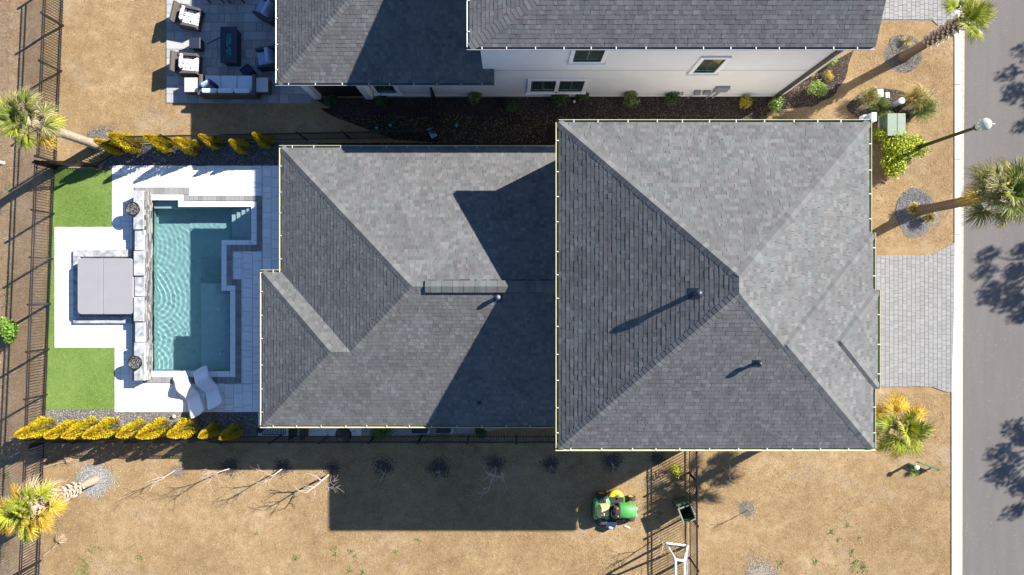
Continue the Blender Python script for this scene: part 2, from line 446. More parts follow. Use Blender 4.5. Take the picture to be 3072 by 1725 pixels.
for r, al in [((443,584,551.5,601),'x'),((535,601,551.5,605),'y'),((535,605,771,621),'x'),((754,621,771,735),'y'),((665,720,754,735),'x'),((665,735,681,872.5),'y'),
              ((681,856,707,873),'x'),((691,873,707,1131),'y'),((452,1113,691,1131),'x')]: cop += bandtiles(r, .6, al)
lay(cop, deck, M['deckpaver'], 'coping_stone', .006, -.02, .035, lambda t: (.76, .765, .765), bev=.012)

# driveways of small pavers
def drivecol(t):
    k = random.choice([.20, .215, .225, .235, .22]); return (k, k*.985, k*.965)
def driveway(poly_px, name, seed, labelbounds, parts=None):
    d = sheet(name, poly_px, M['drivejoint'], .006)
    pts = [P(*q).xy for q in poly_px]
    conv = [[P(*q).xy for q in c] for c in parts]
    x0, x1 = min(p.x for p in pts), max(p.x for p in pts); y0, y1 = min(p.y for p in pts), max(p.y for p in pts)
    out = []
    for t in ashlar((x0, y0, x1, y1), .185, [.14, .2, .2, .26], 'y', seed):
        for cv in conv:
            q = clip_poly([(t[0]+.0035, t[1]+.0035), (t[2]-.0035, t[1]+.0035), (t[2]-.0035, t[3]-.0035), (t[0]+.0035, t[3]-.0035)], cv)
            if len(q) >= 3 and abs(area(q)) > .004: out.append((t[0], t[1], t[2], t[3], q))
    lay(out, d, M['deckpaver'], 'paver', .01, .0, .03, drivecol, key=lambda t: -t[0] if labelbounds else t[1])
    return d
def area(p): return sum(p[i][0]*p[(i+1) % len(p)][1]-p[(i+1) % len(p)][0]*p[i][1] for i in range(len(p)))/2
def clip_poly(sub, clip):                       # Sutherland-Hodgman against a convex polygon
    cl = list(clip)
    if area(cl) < 0: cl = cl[::-1]
    out = list(sub)
    for i in range(len(cl)):
        a, b = cl[i], cl[(i+1) % len(cl)]; ex, ey = b[0]-a[0], b[1]-a[1]; src = out; out = []
        for j in range(len(src)):
            p, q = src[j], src[(j+1) % len(src)]
            dp = ex*(p[1]-a[1])-ey*(p[0]-a[0]); dq = ex*(q[1]-a[1])-ey*(q[0]-a[0])
            if dp >= 0: out.append(p)
            if (dp >= 0) != (dq >= 0):
                t = dp/(dp-dq); out.append((p[0]+(q[0]-p[0])*t, p[1]+(q[1]-p[1])*t))
        if len(out) < 3: return []
    return out
driveway([(2380,766),(2792,766),(2862,728),(2862,1176),(2838,1176),(2795,1160),(2380,1160)], 'driveway', 5, True, [[(2380,766),(2862,766),(2862,1160),(2380,1160)],[(2792,766),(2862,728),(2862,766)],[(2795,1160),(2862,1160),(2862,1176),(2838,1176)]])
driveway([(2380,-330),(2866,-330),(2868,84),(2822,84),(2800,64),(2380,57)], 'driveway', 6, False, [[(2380,-330),(2866,-330),(2866,60),(2380,57)],[(2795,60),(2866,60),(2868,84),(2822,84)]])

# turf, gravel and mulch sheets
sheet('turf', [(166,506),(336,512),(336,681),(165,681),(163,1043),(345,1043),(345,1228),(138,1228),(141,1043),(150,760)], M['turfbase'], .016)
sheet('gravel_bed', [(300,508),(346,447),(402,432),(952,424),(952,497),(337,497),(337,512)], M['greymulch'], .010)
sheet('gravel_bed', [(140,1228),(345,1228),(345,1236),(775,1236),(775,1306),(138,1306)], M['greymulch'], .010)
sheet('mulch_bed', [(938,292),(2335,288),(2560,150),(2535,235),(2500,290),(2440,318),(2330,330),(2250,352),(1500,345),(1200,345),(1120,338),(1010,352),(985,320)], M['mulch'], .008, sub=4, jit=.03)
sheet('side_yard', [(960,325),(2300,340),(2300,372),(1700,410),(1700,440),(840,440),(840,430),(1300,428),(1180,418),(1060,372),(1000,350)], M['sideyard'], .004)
sheet('mulch_bed', blob_px(2710,160,56,60), M['greymulch'], .008)
sheet('mulch_bed', blob_px(2650,318,105,52), M['mulch'], .009)
sheet('mulch_bed', blob_px(2745,640,58,72), M['greymulch'], .008)
sheet('mulch_bed', blob_px(305,420,44,34), M['greymulch'], .007)
sheet('mulch_bed', blob_px(285,1440,44,38), M['greymulch'], .008)
TREE_RINGS = [(533,1415,22),(690,1402,30),(850,1402,28),(998,1405,26),(1152,1402,32),(1318,1405,36),(1486,1392,30),(1650,1392,28),(1838,1385,34),(1972,1375,26),(2240,1526,28)]
sheet('side_patio', [(1085,1236),(1668,1236),(1668,1262),(1420,1300),(1290,1303),(1085,1308)], M['joint'], .006)

# ------------------------------------------------------------------ POOL
FL = -.90
mb = MB()
for i in range(len(pool)):
    a, b_ = pool[i], pool[(i+1) % len(pool)]
    mb.quad((b_[0],b_[1],.0),(a[0],a[1],.0),(a[0],a[1],FL-.02),(b_[0],b_[1],FL-.02))
x0 = min(p[0] for p in pool)-.05; x1 = max(p[0] for p in pool)+.05; y0 = min(p[1] for p in pool)-.05; y1 = max(p[1] for p in pool)+.05
mb.quad((x0,y0,FL),(x1,y0,FL),(x1,y1,FL),(x0,y1,FL))
shell = tag(mb.build('pool_shell', M['plaster']), kind='structure')
def pbox(r, z0, z1, zb=None):
    k = (CAM_H - (z1 if zb is None else zb))/FPX
    return ((r[0]-CX)*k, (CY-r[3])*k, z0, (r[2]-CX)*k, (CY-r[1])*k, z1)
m2 = MB(); m2.box(*pbox((596,850,689,1112), FL, -.30, 0)); m2.build('tanning_ledge', M['ledge'], shell)
m2 = MB(); m2.box(*pbox((449,602,534,623), FL, -.35, 0)); m2.build('bench', M['ledge'], shell)
for i in range(4):
    xa = 686+i*17.2
    m2 = MB(); m2.box(X(xa), Y(719), FL-.01*i, X(753.5-.3*i), Y(622), -.445+.12*i); m2.build('step', M['ledge'], shell)
for (px, py) in [(649,927),(654,1063)]:
    m2 = MB(); m2.lathe([(.0,0),(.045,.0),(.045,.012),(.02,.014)], (X(px), Y(py), -.30), 14); m2.build('bubbler', M['trim'], shell)
m2 = MB(); m2.lathe([(.12,0),(.11,.03),(.04,.05)], (X(590), Y(1055), FL), 18); m2.build('drain_cover', M['trim'], shell)
# leaves lying on the pool floor and deck
mb = MB()
for i in range(46):
    px, py = random.uniform(460, 740), random.uniform(640, 1105)
    if px > 660 and py > 715: continue
    c = P(px, py); z = FL+.012 if px < 590 or py < 840 else -.288
    a = random.uniform(0, 6.28); s = random.uniform(.015, .04); mb.cc = (.05, .03, .015)
    q = [Vector((c.x+math.cos(a+j*1.57)*s*(1 if j % 2 else .5), c.y+math.sin(a+j*1.57)*s*(1 if j % 2 else .5), z+.01*(j % 2))) for j in range(4)]
    mb.quad(*q)
tag(mb.build('fallen_leaves', M['blade']), kind='stuff')

# rippled water surface
nx, ny = 190, 330
wx0, wx1, wy0, wy1 = x0+.05, x1-.05, y0+.05, y1-.05
srcs = [(X(452), Y(y_), a_, k_) for y_, a_, k_ in ((720,.7,14),(860,1.3,13),(998,1.0,13),(1085,1.0,14))]
_r = random.Random(4); WV = [((2*math.pi/l)*math.cos(a), (2*math.pi/l)*math.sin(a), .16*(l/.4)**.8*_r.uniform(.5, 1), _r.uniform(0, 6.28)) for l, a in [(_r.uniform(.16, .60), _r.uniform(0, 6.28)) for _ in range(18)]]
def ripple(x, y):
    h = 0
    for sx, sy, a_, k_ in srcs:
        d = math.hypot(x-sx, (y-sy)); h += a_*.95*math.exp(-d*.6)*math.sin(k_*2.2*d + 1.5*math.sin(3.3*math.atan2(y-sy, x-sx+.01)+sy) + .9*math.sin(2.3*y+sy) + .7*math.sin(3.1*x+1.7*y))
    for kx_, ky_, a_, p_ in WV: h += a_*math.sin(kx_*x+ky_*y+p_+.8*math.sin(.9*y+p_))
    return -.036 + h*.00135
mb = MB()
def inside(x, y):
    c = False; j = len(pool)-1
    for i in range(len(pool)):
        if (pool[i][1] > y) != (pool[j][1] > y) and x < (pool[j][0]-pool[i][0])*(y-pool[i][1])/(pool[j][1]-pool[i][1])+pool[i][0]: c = not c
        j = i
    return c
ids = {}
def wv(i, j):
    if (i, j) not in ids:
        x, y = wx0+(wx1-wx0)*i/nx, wy0+(wy1-wy0)*j/ny
        ids[(i, j)] = mb.add([(x, y, ripple(x, y))])
    return ids[(i, j)]
dx, dy = (wx1-wx0)/nx, (wy1-wy0)/ny
for i in range(nx):
    for j in range(ny):
        x, y = wx0+dx*(i+.5), wy0+dy*(j+.5)
        if any(inside(x+a*dx*.6, y+b_*dy*.6) for a in (-1, 1) for b_ in (-1, 1)):
            mb.face((wv(i, j), wv(i+1, j), wv(i+1, j+1), wv(i, j+1)))
water = tag(mb.build('pool_water', M['water'], smooth=True), kind='structure')
water.cycles.is_caustics_caster = True; sd.cycles.is_caustics_light = True
for o_ in [shell]+list(shell.children): o_.cycles.is_caustics_receiver = True

# raised spill wall: split-face stone with marble cap stones
wall = thing('spill_wall', 'raised stone wall capped with white marble along the left edge of the pool', 'wall', (X(425), Y(860), 0))
caps = [(400,572,430,688,.60),(404,690,434.5,751,.52),(401,753,432,827,.60),(404,829,434,889,.52),(401,891,431,964,.60),(405,966,435,1026,.52),(402,1028,434,1142,.60)]
for i, (a, b_, c, d, h) in enumerate(caps):
    k = (CAM_H-h)/FPX
    m2 = MB(); m2.cbox((a-CX)*k, (CY-d)*k, h-.06, (c-CX)*k, (CY-b_)*k, h, .008); m2.build('cap_stone', M['marble'], wall)
    m2 = MB(); m2.box((a+3-CX)*k, (CY-d)*k, 0, (c-2-CX)*k-.0, (CY-b_)*k, h-.06); m2.build('wall_core', M['marble'], wall)
xf = (432-CX)*(CAM_H-.55)/FPX
yb, yt = (CY-1142)*(CAM_H-.5)/FPX, (CY-573)*(CAM_H-.5)/FPX
strips = []
z = -.2; row = 0
while z < .50:
    y = yb
    while y < yt:
        l = random.uniform(.12, .42); y2 = min(y+l, yt); strips.append((y, z, y2, z+.045)); y = y2
    z += .047; row += 1
random.shuffle(strips); rest = MB()
for i, (ya, za, y2, z2) in enumerate(strips):
    m2 = MB() if i < 295 else rest
    k = random.choice([.06, .09, .12, .16, .22, .30]); m2.cc = (k, k*.99, k*.96)
    m2.box(xf-.12, ya+.002, za, xf+random.uniform(.0, .035)+(.50-za)*.05, y2-.002, z2)
    if i < 295: m2.build('ledge_stone', M['splitstone'], wall)
rest.build('ledge_stone', M['splitstone'], wall, kind='stuff')
for (py, h) in ((720,.52),(860,.52),(998,.52)):
    m2 = MB(); m2.box(xf-.03, Y(py+18), .30, xf+.09, Y(py-18), .325); m2.build('spillway', M['spa'], wall)
# fire bowls
for (px, py, lab) in ((399,627,'upper'),(405.5,1088,'lower')):
    c = P(px, py, .72); fb = thing('fire_bowl', f'round black fire bowl of lava rock on the {lab} end of the marble spill wall', 'fire bowl', (c.x, c.y, .60), 0, 'fire bowls on the spill wall')
    m2 = MB(); m2.lathe([(.10,0),(.20,.02),(.275,.08),(.295,.14),(.295,.15),(.262,.15),(.25,.11),(.0,.09)], n=36); m2.build('bowl', M['black'], fb, world=False, smooth=True)
    m2 = MB()
    for i in range(330):
        a, r = random.uniform(0, 6.28), .25*math.sqrt(random.random()); k = random.choice([.04, .08, .13, .22, .3]); m2.cc = (k, k*.97, k*.93)
        m2.stone((r*math.cos(a), r*math.sin(a), .12+random.uniform(0, .02)), random.uniform(.012, .022), .7)
    m2.build('lava_rock', M['lava'], fb, world=False, kind='stuff')

# hot tub with a folding cover
def rrect(x0, y0, x1, y1, rs, n=6):          # rs = radii for corners (x0y0, x1y0, x1y1, x0y1)
    out = []
    for (cx, cy, r, a0) in ((x0+rs[0], y0+rs[0], rs[0], 180), (x1-rs[1], y0+rs[1], rs[1], 270), (x1-rs[2], y1-rs[2], rs[2], 0), (x0+rs[3], y1-rs[3], rs[3], 90)):
        if r < .001: out.append((cx, cy)); continue
        for i in range(n+1): a = R(a0+90*i/n); out.append((cx+r*math.cos(a), cy+r*math.sin(a)))
    return out
hz = .56; k = (CAM_H-hz)/FPX
hx0, hx1, hy0, hy1, hm = (232.5-CX)*k, (399-CX)*k, (CY-943)*k, (CY-775)*k, (308-CX)*k
spa = thing('hot_tub', 'square hot tub under a grey folding vinyl cover beside the pool', 'hot tub', ((hx0+hx1)/2, (hy0+hy1)/2, 0))
m2 = MB(); m2.prism(rrect(hx0+.05, hy0+.05, hx1-.05, hy1-.05, [.18]*4), 0.1, hz-.10); m2.build('shell', M['spa'], spa)
m2 = MB(); m2.prism(rrect(hx0, hy0, hm-.012, hy1, [.16, .04, .04, .16]), hz-.10, hz, inset=.018); m2.build('cover_panel', M['vinyl'], spa)
m2 = MB(); m2.prism(rrect(hm+.012, hy0+.0, hx1, hy1, [.04, .16, .16, .04]), hz-.10, hz-.006, inset=.018); m2.build('cover_panel', M['vinyl'], spa)
m2 = MB(); m2.box(hm-.03, hy0+.01, hz-.09, hm+.03, hy1-.01, hz-.02); m2.build('hinge', M['spa'], spa)
for yy in (hy0-.02, hy1-.0):
    for xx in (hx0+.35, hm+.4):
        m2 = MB(); m2.box(xx, yy, hz-.16, xx+.05, yy+.02, hz-.05); m2.build('strap', M['spa'], spa)
pt = thing('spa_plinth', 'low pale marble ledge framing the grey hot tub', 'ledge', (X(300), Y(860), 0))
q = pbox((219,749,395,970), .04, .17)
ring = [((q[0], q[4]-.30, q[3], q[4])), ((q[0], q[1], q[3], q[1]+.30)), ((q[0], q[1]+.302, q[0]+.28, q[4]-.302))]
for (a, b_, c, d) in ring:
    n = max(1, round(max(c-a, d-b_)/.8))
    for i in range(n):
        if c-a > d-b_: r_ = (a+(c-a)*i/n, b_, a+(c-a)*(i+1)/n, d)
        else: r_ = (a, b_+(d-b_)*i/n, c, b_+(d-b_)*(i+1)/n)
        m2 = MB(); m2.cbox(r_[0]+.003, r_[1]+.003, .0, r_[2]-.003, r_[3]-.003, .17, .006); m2.build('slab', M['marble'], pt)

# ------------------------------------------------------------------ ROOFS
class Plane:
    """roof plane: eave line through (ex, ey) with downslope direction d (unit xy), height z0 at the eave, pitch p"""
    def __init__(s, d, e, z0, p):
        s.d = Vector(d); s.e = e; s.z0 = z0; s.p = p; s.cs = 1/math.sqrt(1+p*p)
        s.n = Vector((s.d.x*p, s.d.y*p, 1)).normalized(); s.t = Vector((-s.d.y, s.d.x))
    def z(s, x, y): return s.z0 + s.p*(s.e - (s.d.x*x+s.d.y*y))
    def pt(s, x, y): return Vector((x, y, s.z(x, y)))
    def uv(s, x, y): return (s.t.x*x+s.t.y*y, (s.e-(s.d.x*x+s.d.y*y))/s.cs)
    def xyz(s, u, v, h=0):
        r = s.e - v*s.cs; x = s.t.x*u+s.d.x*r; y = s.t.y*u+s.d.y*r
        return Vector((x, y, s.z0+s.p*v*s.cs)) + s.n*h
EXPO = .142
def tab_color(tone):
    k = tone*random.choice([.85, .91, .96, 1.0, 1.0, 1.04, 1.09, 1.20]) * random.uniform(.95, 1.05)
    tint = random.choice([(1.0,.99,1.0), (1.02,.995,.99), (.98,1.0,1.005), (.96,1.02,1.01), (1.0,.985,1.0)])
    return (k*tint[0], k*tint[1], k*tint[2])
def roof_pieces(plane, polys, tone, rnd):
    """list of (height z, closure drawing one tab)"""
    out = []
    uvp = [[plane.uv(*q) for q in poly] for poly in polys]
    u0 = min(q[0] for p in uvp for q in p); u1 = max(q[0] for p in uvp for q in p); v1 = max(q[1] for p in uvp for q in p)
    j = 0; v = -.02
    while v < v1:
        u = u0 - rnd.uniform(0, .3)
        while u < u1:
            wd = rnd.choice([.09, .12, .14, .16, .18, .22]); t = rnd.choice([.0045, .006, .010]); c = tab_color(tone)
            sl = rnd.uniform(-.012, .012)
            quad = [(u+.0015, v), (u+wd-.0015, v), (u+wd-.0015+sl, v+EXPO*1.12), (u+.0015+sl, v+EXPO*1.12)]
            for p in uvp:
                q = clip_poly(quad, p)
                if len(q) >= 3 and abs(area(q)) > .0006:
                    if area(q) < 0: q = q[::-1]
                    out.append((plane.xyz(*q[0]).z, plane, q, v, t, c))
            u += wd
        v += EXPO; j += 1
    return out
def draw_tab(m, rec):
    _, pl, q, v, t, c = rec
    m.cc = c; k = len(q)
    hi = [pl.xyz(a, b_, .006 + t*(1-(b_-v)/(EXPO*1.12)) + .0015) for a, b_ in q]
    lo = [pl.xyz(a, b_, .0) for a, b_ in q]
    n = m.add(lo+hi)
    m.face(tuple(n+k+i for i in range(k)))
    for i in range(k): jn = (i+1) % k; m.face((n+i, n+jn, n+k+jn, n+k+i))
def shingle_roof(parent, faces, tone, hips, seed, limit=300, edgecap=True):
    rnd = random.Random(seed); pcs = []
    for pl, polys in faces: pcs += roof_pieces(pl, polys, tone, rnd)
    pcs.sort(key=lambda r: -r[0]); rest = MB()
    for i, rec in enumerate(pcs):
        m = MB() if i < limit else rest
        draw_tab(m, rec)
        if i < limit: m.build('shingle', M['shingle'], parent)
    rest.build('shingle', M['shingle'], parent, kind='stuff')
    und = MB()
    for pl, polys in faces:
        for p in polys:
            pp = p if area(p) > 0 else p[::-1]
            n = und.add([pl.pt(*q)+Vector((0, 0, -.004)) for q in pp]); und.face(tuple(n+i for i in range(len(pp))))
            n = und.add([pl.pt(*q)+Vector((0, 0, -.12)) for q in pp]); und.face(tuple(n+len(pp)-1-i for i in range(len(pp))))
    und.build('roof_deck', M['under'], parent)
    cl = []
    for a, b_, na, nb in hips:                    # a = low end, b = high end, both Vectors
        d = (b_-a); L_ = d.length; d.normalize()
        n = max(1, round(L_/.155)); s = L_/n
        da = na.cross(d); da = da if da.z < 0 or abs(da.z) < 1e-6 and False else -da
        db = nb.cross(d); db = db if db.z < 0 else -db
        for i in range(n):
            cl.append((a.z+d.z*s*i, a+d*(s*i), d, s, da, db, na, nb, tab_color(tone*1.02)))
    cl.sort(key=lambda r: -r[0]); rest = MB()
    for i, (zz, o, d, s, da, db, na, nb, c) in enumerate(cl):
        m = MB() if i < limit else rest
        m.cc = c; W = .155; up = (na+nb).normalized()
        for h0, h1 in ((.019, .012),):
            A = [o+da*W+na*h0, o+up*(h0+.012), o+db*W+nb*h0]
            B = [o+d*(s*1.15)+da*W+na*h1, o+d*(s*1.15)+up*(h1+.012), o+d*(s*1.15)+db*W+nb*h1]
            Lo = [o+da*W, o+db*W]
            n = m.add(A+B+[A[0]-na*.03, A[2]-nb*.03, B[0]-na*.02, B[2]-nb*.02, A[1]-up*.03])
            m.face((n, n+1, n+4, n+3)); m.face((n+1, n+2, n+5, n+4))
            m.face((n+6, n+10, n+1, n)); m.face((n+10, n+7, n+2, n+1)); m.face((n+6, n, n+3, n+8)); m.face((n+2, n+7, n+9, n+5))
        if i < limit: m.build('ridge_cap', M['shingle'], parent)
    if rest.v: rest.build('ridge_cap', M['shingle'], parent, kind='stuff')
GSEG = []
def gutter(parent, a, b_, out, z, mats, brk=True, seed=1):
    """a, b_ = roof-edge points (xy); out = outward unit vector"""
    a, b_, out = Vector((*a, 0)), Vector((*b_, 0)), Vector((*out, 0)); d = (b_-a).normalized()
    prof = [(-.02, z-.012), (-.02, z-.075), (.060, z-.075), (.082, z+.006), (.094, z+.006), (.075, z-.095), (-.03, z-.095)]
    m = MB(); rows = []
    for q in (a-d*.0, b_+d*.0):
        rows.append(m.add([q+out*o+Vector((0, 0, zz)) for o, zz in prof]))
    sgn = 1 if d.cross(out).z > 0 else -1
    for i in range(len(prof)-1):
        m.mi = 1 if i in (2, 3, 4) else 0
        f = (rows[0]+i, rows[0]+i+1, rows[1]+i+1, rows[1]+i); m.face(f if sgn > 0 else f[::-1])
    m.build('gutter', mats, parent)
    if brk:
        L_ = (b_-a).length; s = .5; rr = random.Random(seed)
        while s < L_-.15:
            q = a+d*s
            c = [q+d*x_+out*y_+Vector((0, 0, z+.016)) for x_, y_ in ((-.015, -.01), (.015, -.01), (.015, .085), (-.015, .085))]
            m = MB(); n = m.add(c+[v_-Vector((0, 0, .008)) for v_ in c])
            if d.cross(out).z < 0: idx = (3,2,1,0)
            else: idx = (0,1,2,3)
            m.face(tuple(n+i for i in idx)); m.face(tuple(n+4+i for i in idx[::-1]))
            for i in range(4): j = (i+1) % 4; m.face((n+i, n+4+i, n+4+j, n+j))
            m.build('gutter_bracket', M['bracket'], parent); s += rr.uniform(.75, 1.02)

def hipz(pl, x, y): return pl.pt(x, y)
# --- house 1 (centre of the picture)
house = thing('house', 'large white house with grey hipped shingle roofs and a pool behind it', 'house', (1.5, 0, 0))
U0, UP = 6.7, .487
ux0, ux1, uy0, uy1 = 1.524, 11.66, -5.243, 5.395
hw = (ux1-ux0)/2; cxu = (ux0+ux1)/2; ryt, ryb = uy1-hw, uy0+hw
N_ = Plane((0, 1), uy1, U0, UP); S_ = Plane((0, -1), -uy0, U0, UP); W_ = Plane((-1, 0), -ux0, U0, UP); E_ = Plane((1, 0), ux1, U0, UP)
b1x, b1y = 11.79, 1.745
h1 = (b1y-uy0)/2; a1 = (b1x-h1, uy0+h1); j1 = ux1-h1                      # apex, and where its ridge meets the main east plane
B1E = Plane((1, 0), b1x, U0, UP); B1N = Plane((0, 1), b1y, U0, UP)
b2x, b2t, b2b = 11.94, -.12, -3.27; h2 = (b2t-b2b)/2; a2 = (b2x-h2, b2b+h2); j2 = b1x-h2
B2E = Plane((1, 0), b2x, U0, UP); B2N = Plane((0, 1), b2t, U0, UP); B2S = Plane((0, -1), -b2b, U0, UP)
faces = [(N_, [[(ux0,uy1),(cxu,ryt),(ux1,uy1)]]),
         (W_, [[(ux0,uy1),(ux0,uy0),(cxu,ryb),(cxu,ryt)]]),
         (S_, [[(ux0,uy0),(j1,uy0),(j1,a1[1]),(cxu,ryb)], [(j1,uy0),(b1x,uy0),a1,(j1,a1[1])]]),
         (E_, [[(cxu,ryt),(cxu,ryb),(j1,a1[1]),(ux1,b1y),(ux1,uy1)]]),
         (B1N, [[(b1x,b1y),(ux1,b1y),(j1,a1[1]),a1]]),
         (B1E, [[(b1x,b1y),a1,(b1x,uy0)]]),
         (B2E, [[(b2x,b2t),a2,(b2x,b2b)]]),
         (B2N, [[(b2x,b2t),(b1x,b2t),(j2,a2[1]),a2]]),
         (B2S, [[(b2x,b2b),a2,(j2,a2[1]),(b1x,b2b)]])]
pt = W_.pt
hips = [(N_.pt(ux0,uy1), N_.pt(cxu,ryt), N_.n, W_.n), (N_.pt(ux1,uy1), N_.pt(cxu,ryt), N_.n, E_.n), (S_.pt(ux0,uy0), S_.pt(cxu,ryb), S_.n, W_.n),
        (S_.pt(j1,a1[1]), S_.pt(cxu,ryb), S_.n, E_.n), (S_.pt(b1x,uy0), S_.pt(*a1), S_.n, B1E.n), (E_.pt(cxu,ryb)+Vector((0,0,0)), E_.pt(cxu,ryt), W_.n, E_.n),
        (B1N.pt(b1x,b1y), B1N.pt(*a1), B1N.n, B1E.n), (B2N.pt(b2x,b2t), B2N.pt(*a2), B2N.n, B2E.n), (B2S.pt(b2x,b2b), B2S.pt(*a2), B2S.n, B2E.n)]
# --- lower rear wing
V0, VP = 3.30, .418
vx0, vy0, vy1, vxe = -8.67, -5.19, 5.26, 1.75
vr = (vy0+vy1)/2; hv = (vy1-vy0)/2; pk = (vx0+hv, vr)
c0, cy1 = -9.385, .576; hb = (cy1-vy0)/2; ap = (c0+hb, vy0+hb); jb = (vx0+hb, ap[1])
NN = Plane((0, 1), vy1, V0, VP); SS = Plane((0, -1), -vy0, V0, VP); WW = Plane((-1, 0), -vx0, V0, VP)
CW = Plane((-1, 0), -c0, V0, VP); CN = Plane((0, 1), cy1, V0, VP)
faces2 = [(NN, [[(vx0,vy1),pk,(vxe,vr),(vxe,vy1)]]),
          (WW, [[(vx0,vy1),(vx0,cy1),jb,pk]]),
          (CN, [[(c0,cy1),ap,jb,(vx0,cy1)]]),
          (CW, [[(c0,cy1),(c0,vy0),ap]]),
          (SS, [[(c0,vy0),(jb[0],vy0),jb,ap], [(jb[0],vy0),(vxe,vy0),(vxe,vr),pk,jb]])]
hips2 = [(NN.pt(vx0,vy1), NN.pt(*pk), NN.n, WW.n), (SS.pt(*jb), SS.pt(*pk), SS.n, WW.n), (CN.pt(c0,cy1), CN.pt(*ap), CN.n, CW.n), (SS.pt(c0,vy0), SS.pt(*ap), SS.n, CW.n),
         (SS.pt(*ap), SS.pt(*jb)+Vector((.01,0,0)), SS.n, CN.n), (SS.pt(*pk), SS.pt(vxe,vr), SS.n, NN.n)]
TONE = .117
shingle_roof(house, faces+faces2, TONE, hips+hips2, 11)
# ridge vent over the wing
m2 = MB(); zr = NN.z(0, vr)+.035
rv0, rv1 = X(1275, zr), 1.6
for i in range(24):
    xa, xb = rv0+(rv1-rv0)*i/24, rv0+(rv1-rv0)*(i+1)/24
    m = MB(); m.cc = tab_color(TONE*1.02)
    h = .06+.004*(i % 2)
    y_ = .21; dz = .418*y_
    vs = [(xa,vr-y_,zr-dz+h),(xb,vr-y_,zr-dz+h-.006),(xb,vr,zr+h-.006),(xa,vr,zr+h),(xb,vr+y_,zr-dz+h-.006),(xa,vr+y_,zr-dz+h),(xa,vr-y_,zr-dz),(xb,vr-y_,zr-dz),(xa,vr+y_,zr-dz),(xb,vr+y_,zr-dz)]
    n = m.add(vs); m.face((n,n+1,n+2,n+3)); m.face((n+3,n+2,n+4,n+5)); m.cc = (.012, .012, .014); m.face((n+6,n+7,n+1,n)); m.face((n+5,n+4,n+9,n+8)); m.quad((xa,vr-y_-.045,zr-dz-.045),(xb,vr-y_-.045,zr-dz-.045),(xb,vr-y_,zr-dz-.02),(xa,vr-y_,zr-dz-.02)); m.quad((xa,vr+y_,zr-dz-.02),(xb,vr+y_,zr-dz-.02),(xb,vr+y_+.03,zr-dz-.035),(xa,vr+y_+.03,zr-dz-.035))  # near-black sides and strips beside them paint in the vent's shadow gap
    if i == 0: m.face((n+6,n,n+3)); m.face((n+8,n+3,n+5))
    m.build('ridge_vent', M['shingle'], house)
# gutters of house 1
GM = [M['algae'], M['cream']]
g = .0
for (a, b_, o, z, sd_) in [((ux0,uy1),(ux1,uy1),(0,1),U0,1),((ux0-.1,uy0),(b1x+.1,uy0),(0,-1),U0,2),((ux0,uy0),(ux0,uy1),(-1,0),U0,3),((ux1,b1y),(ux1,uy1+.1),(1,0),U0,4),
                         ((b1x,b2t),(b1x,b1y+.05),(1,0),U0,5),((b2x,b2b-.05),(b2x,b2t+.05),(1,0),U0,6),((b1x,uy0),(b1x,b2b),(1,0),U0,7),
                         ((vx0-.1,vy1),(ux0+.1,vy1),(0,1),V0,8),((vx0,cy1),(vx0,vy1),(-1,0),V0,9),((c0-.1,cy1),(vx0,cy1),(0,1),V0,10),((c0,vy0),(c0,cy1),(-1,0),V0,11),((c0-.1,vy0),(ux0+.1,vy0),(0,-1),V0,12)]:
    gutter(house, a, b_, o, z, GM, True, sd_)
def walls(parent, x0, y0, x1, y1, z0, z1, name='wall'):
    for i, (a, b_, c, d) in enumerate(((x0,y0,x1,y0+.15),(x0,y1-.15,x1,y1),(x0,y0+.15,x0+.15,y1-.15),(x1-.15,y0+.15,x1,y1-.15))):
        m = MB(); m.box(a, b_, z0, c, d, z1); m.build(name, M['stucco'], parent)
walls(house, ux0+.45, uy0+.45, ux1-.45, uy1-.45, 0, U0+.05)
walls(house, vx0+.4, vy0+.4, ux0+.3, vy1-.4, 0, V0+.05)
walls(house, c0+.4, vy0+.43, vx0+.6, cy1-.4, 0, V0+.03)
m = MB(); m.box(ux0+.0, uy0+.0, U0-.14, ux1, uy1, U0-.11); m.box(b1x-.3, uy0, U0-.135, b1x, b1y, U0-.105); m.build('soffit', M['trim'], house)
m = MB(); m.box(vx0, vy0, V0-.14, ux0+.3, vy1, V0-.11); m.box(c0, vy0, V0-.136, vx0, cy1, V0-.106); m.build('soffit', M['trim'], house)
# front door and rear windows of house 1 (east and west faces)
for (x_, y0_, y1_, z0_, z1_) in [(vx0+.4-.02, 1.2, 3.9, .1, 2.4), (c0+.4-.02, -4.2, -.6, .1, 2.4)]:
    m = MB(); m.box(x_-.03, y0_, z0_, x_+.01, y1_, z1_); wd = m.build('window', M['darktrim'], house)
    for q in range(3):
        s = (y1_-y0_)/3; m = MB(); m.box(x_-.04, y0_+q*s+.06, z0_+.08, x_-.031, y0_+(q+1)*s-.06, z1_-.08); m.build('pane', M['glass'], wd)
for (y0_, y1_, z0_, z1_) in [(2.6, 4.2, 4.0, 5.5), (-.9, .7, 4.0, 5.5), (-4.2, -2.6, 4.0, 5.5), (2.4, 4.4, .6, 2.2)]:
    m = MB(); m.box(ux1-.46, y0_, z0_, ux1-.42, y1_, z1_); wd = m.build('window', M['darktrim'], house)
    m = MB(); m.box(ux1-.425, y0_+.08, z0_+.08, ux1-.41, y1_-.08, z1_-.08); m.build('pane', M['glass'], wd)
m = MB(); m.box(ux1-.46, -4.9, .05, ux1-.40, -.1, 2.35); m.build('garage_door', M['trim'], house)
m = MB(); m.box(ux1-.46, .5, .05, ux1-.41, 1.5, 2.2); m.build('door', M['darktrim'], house)
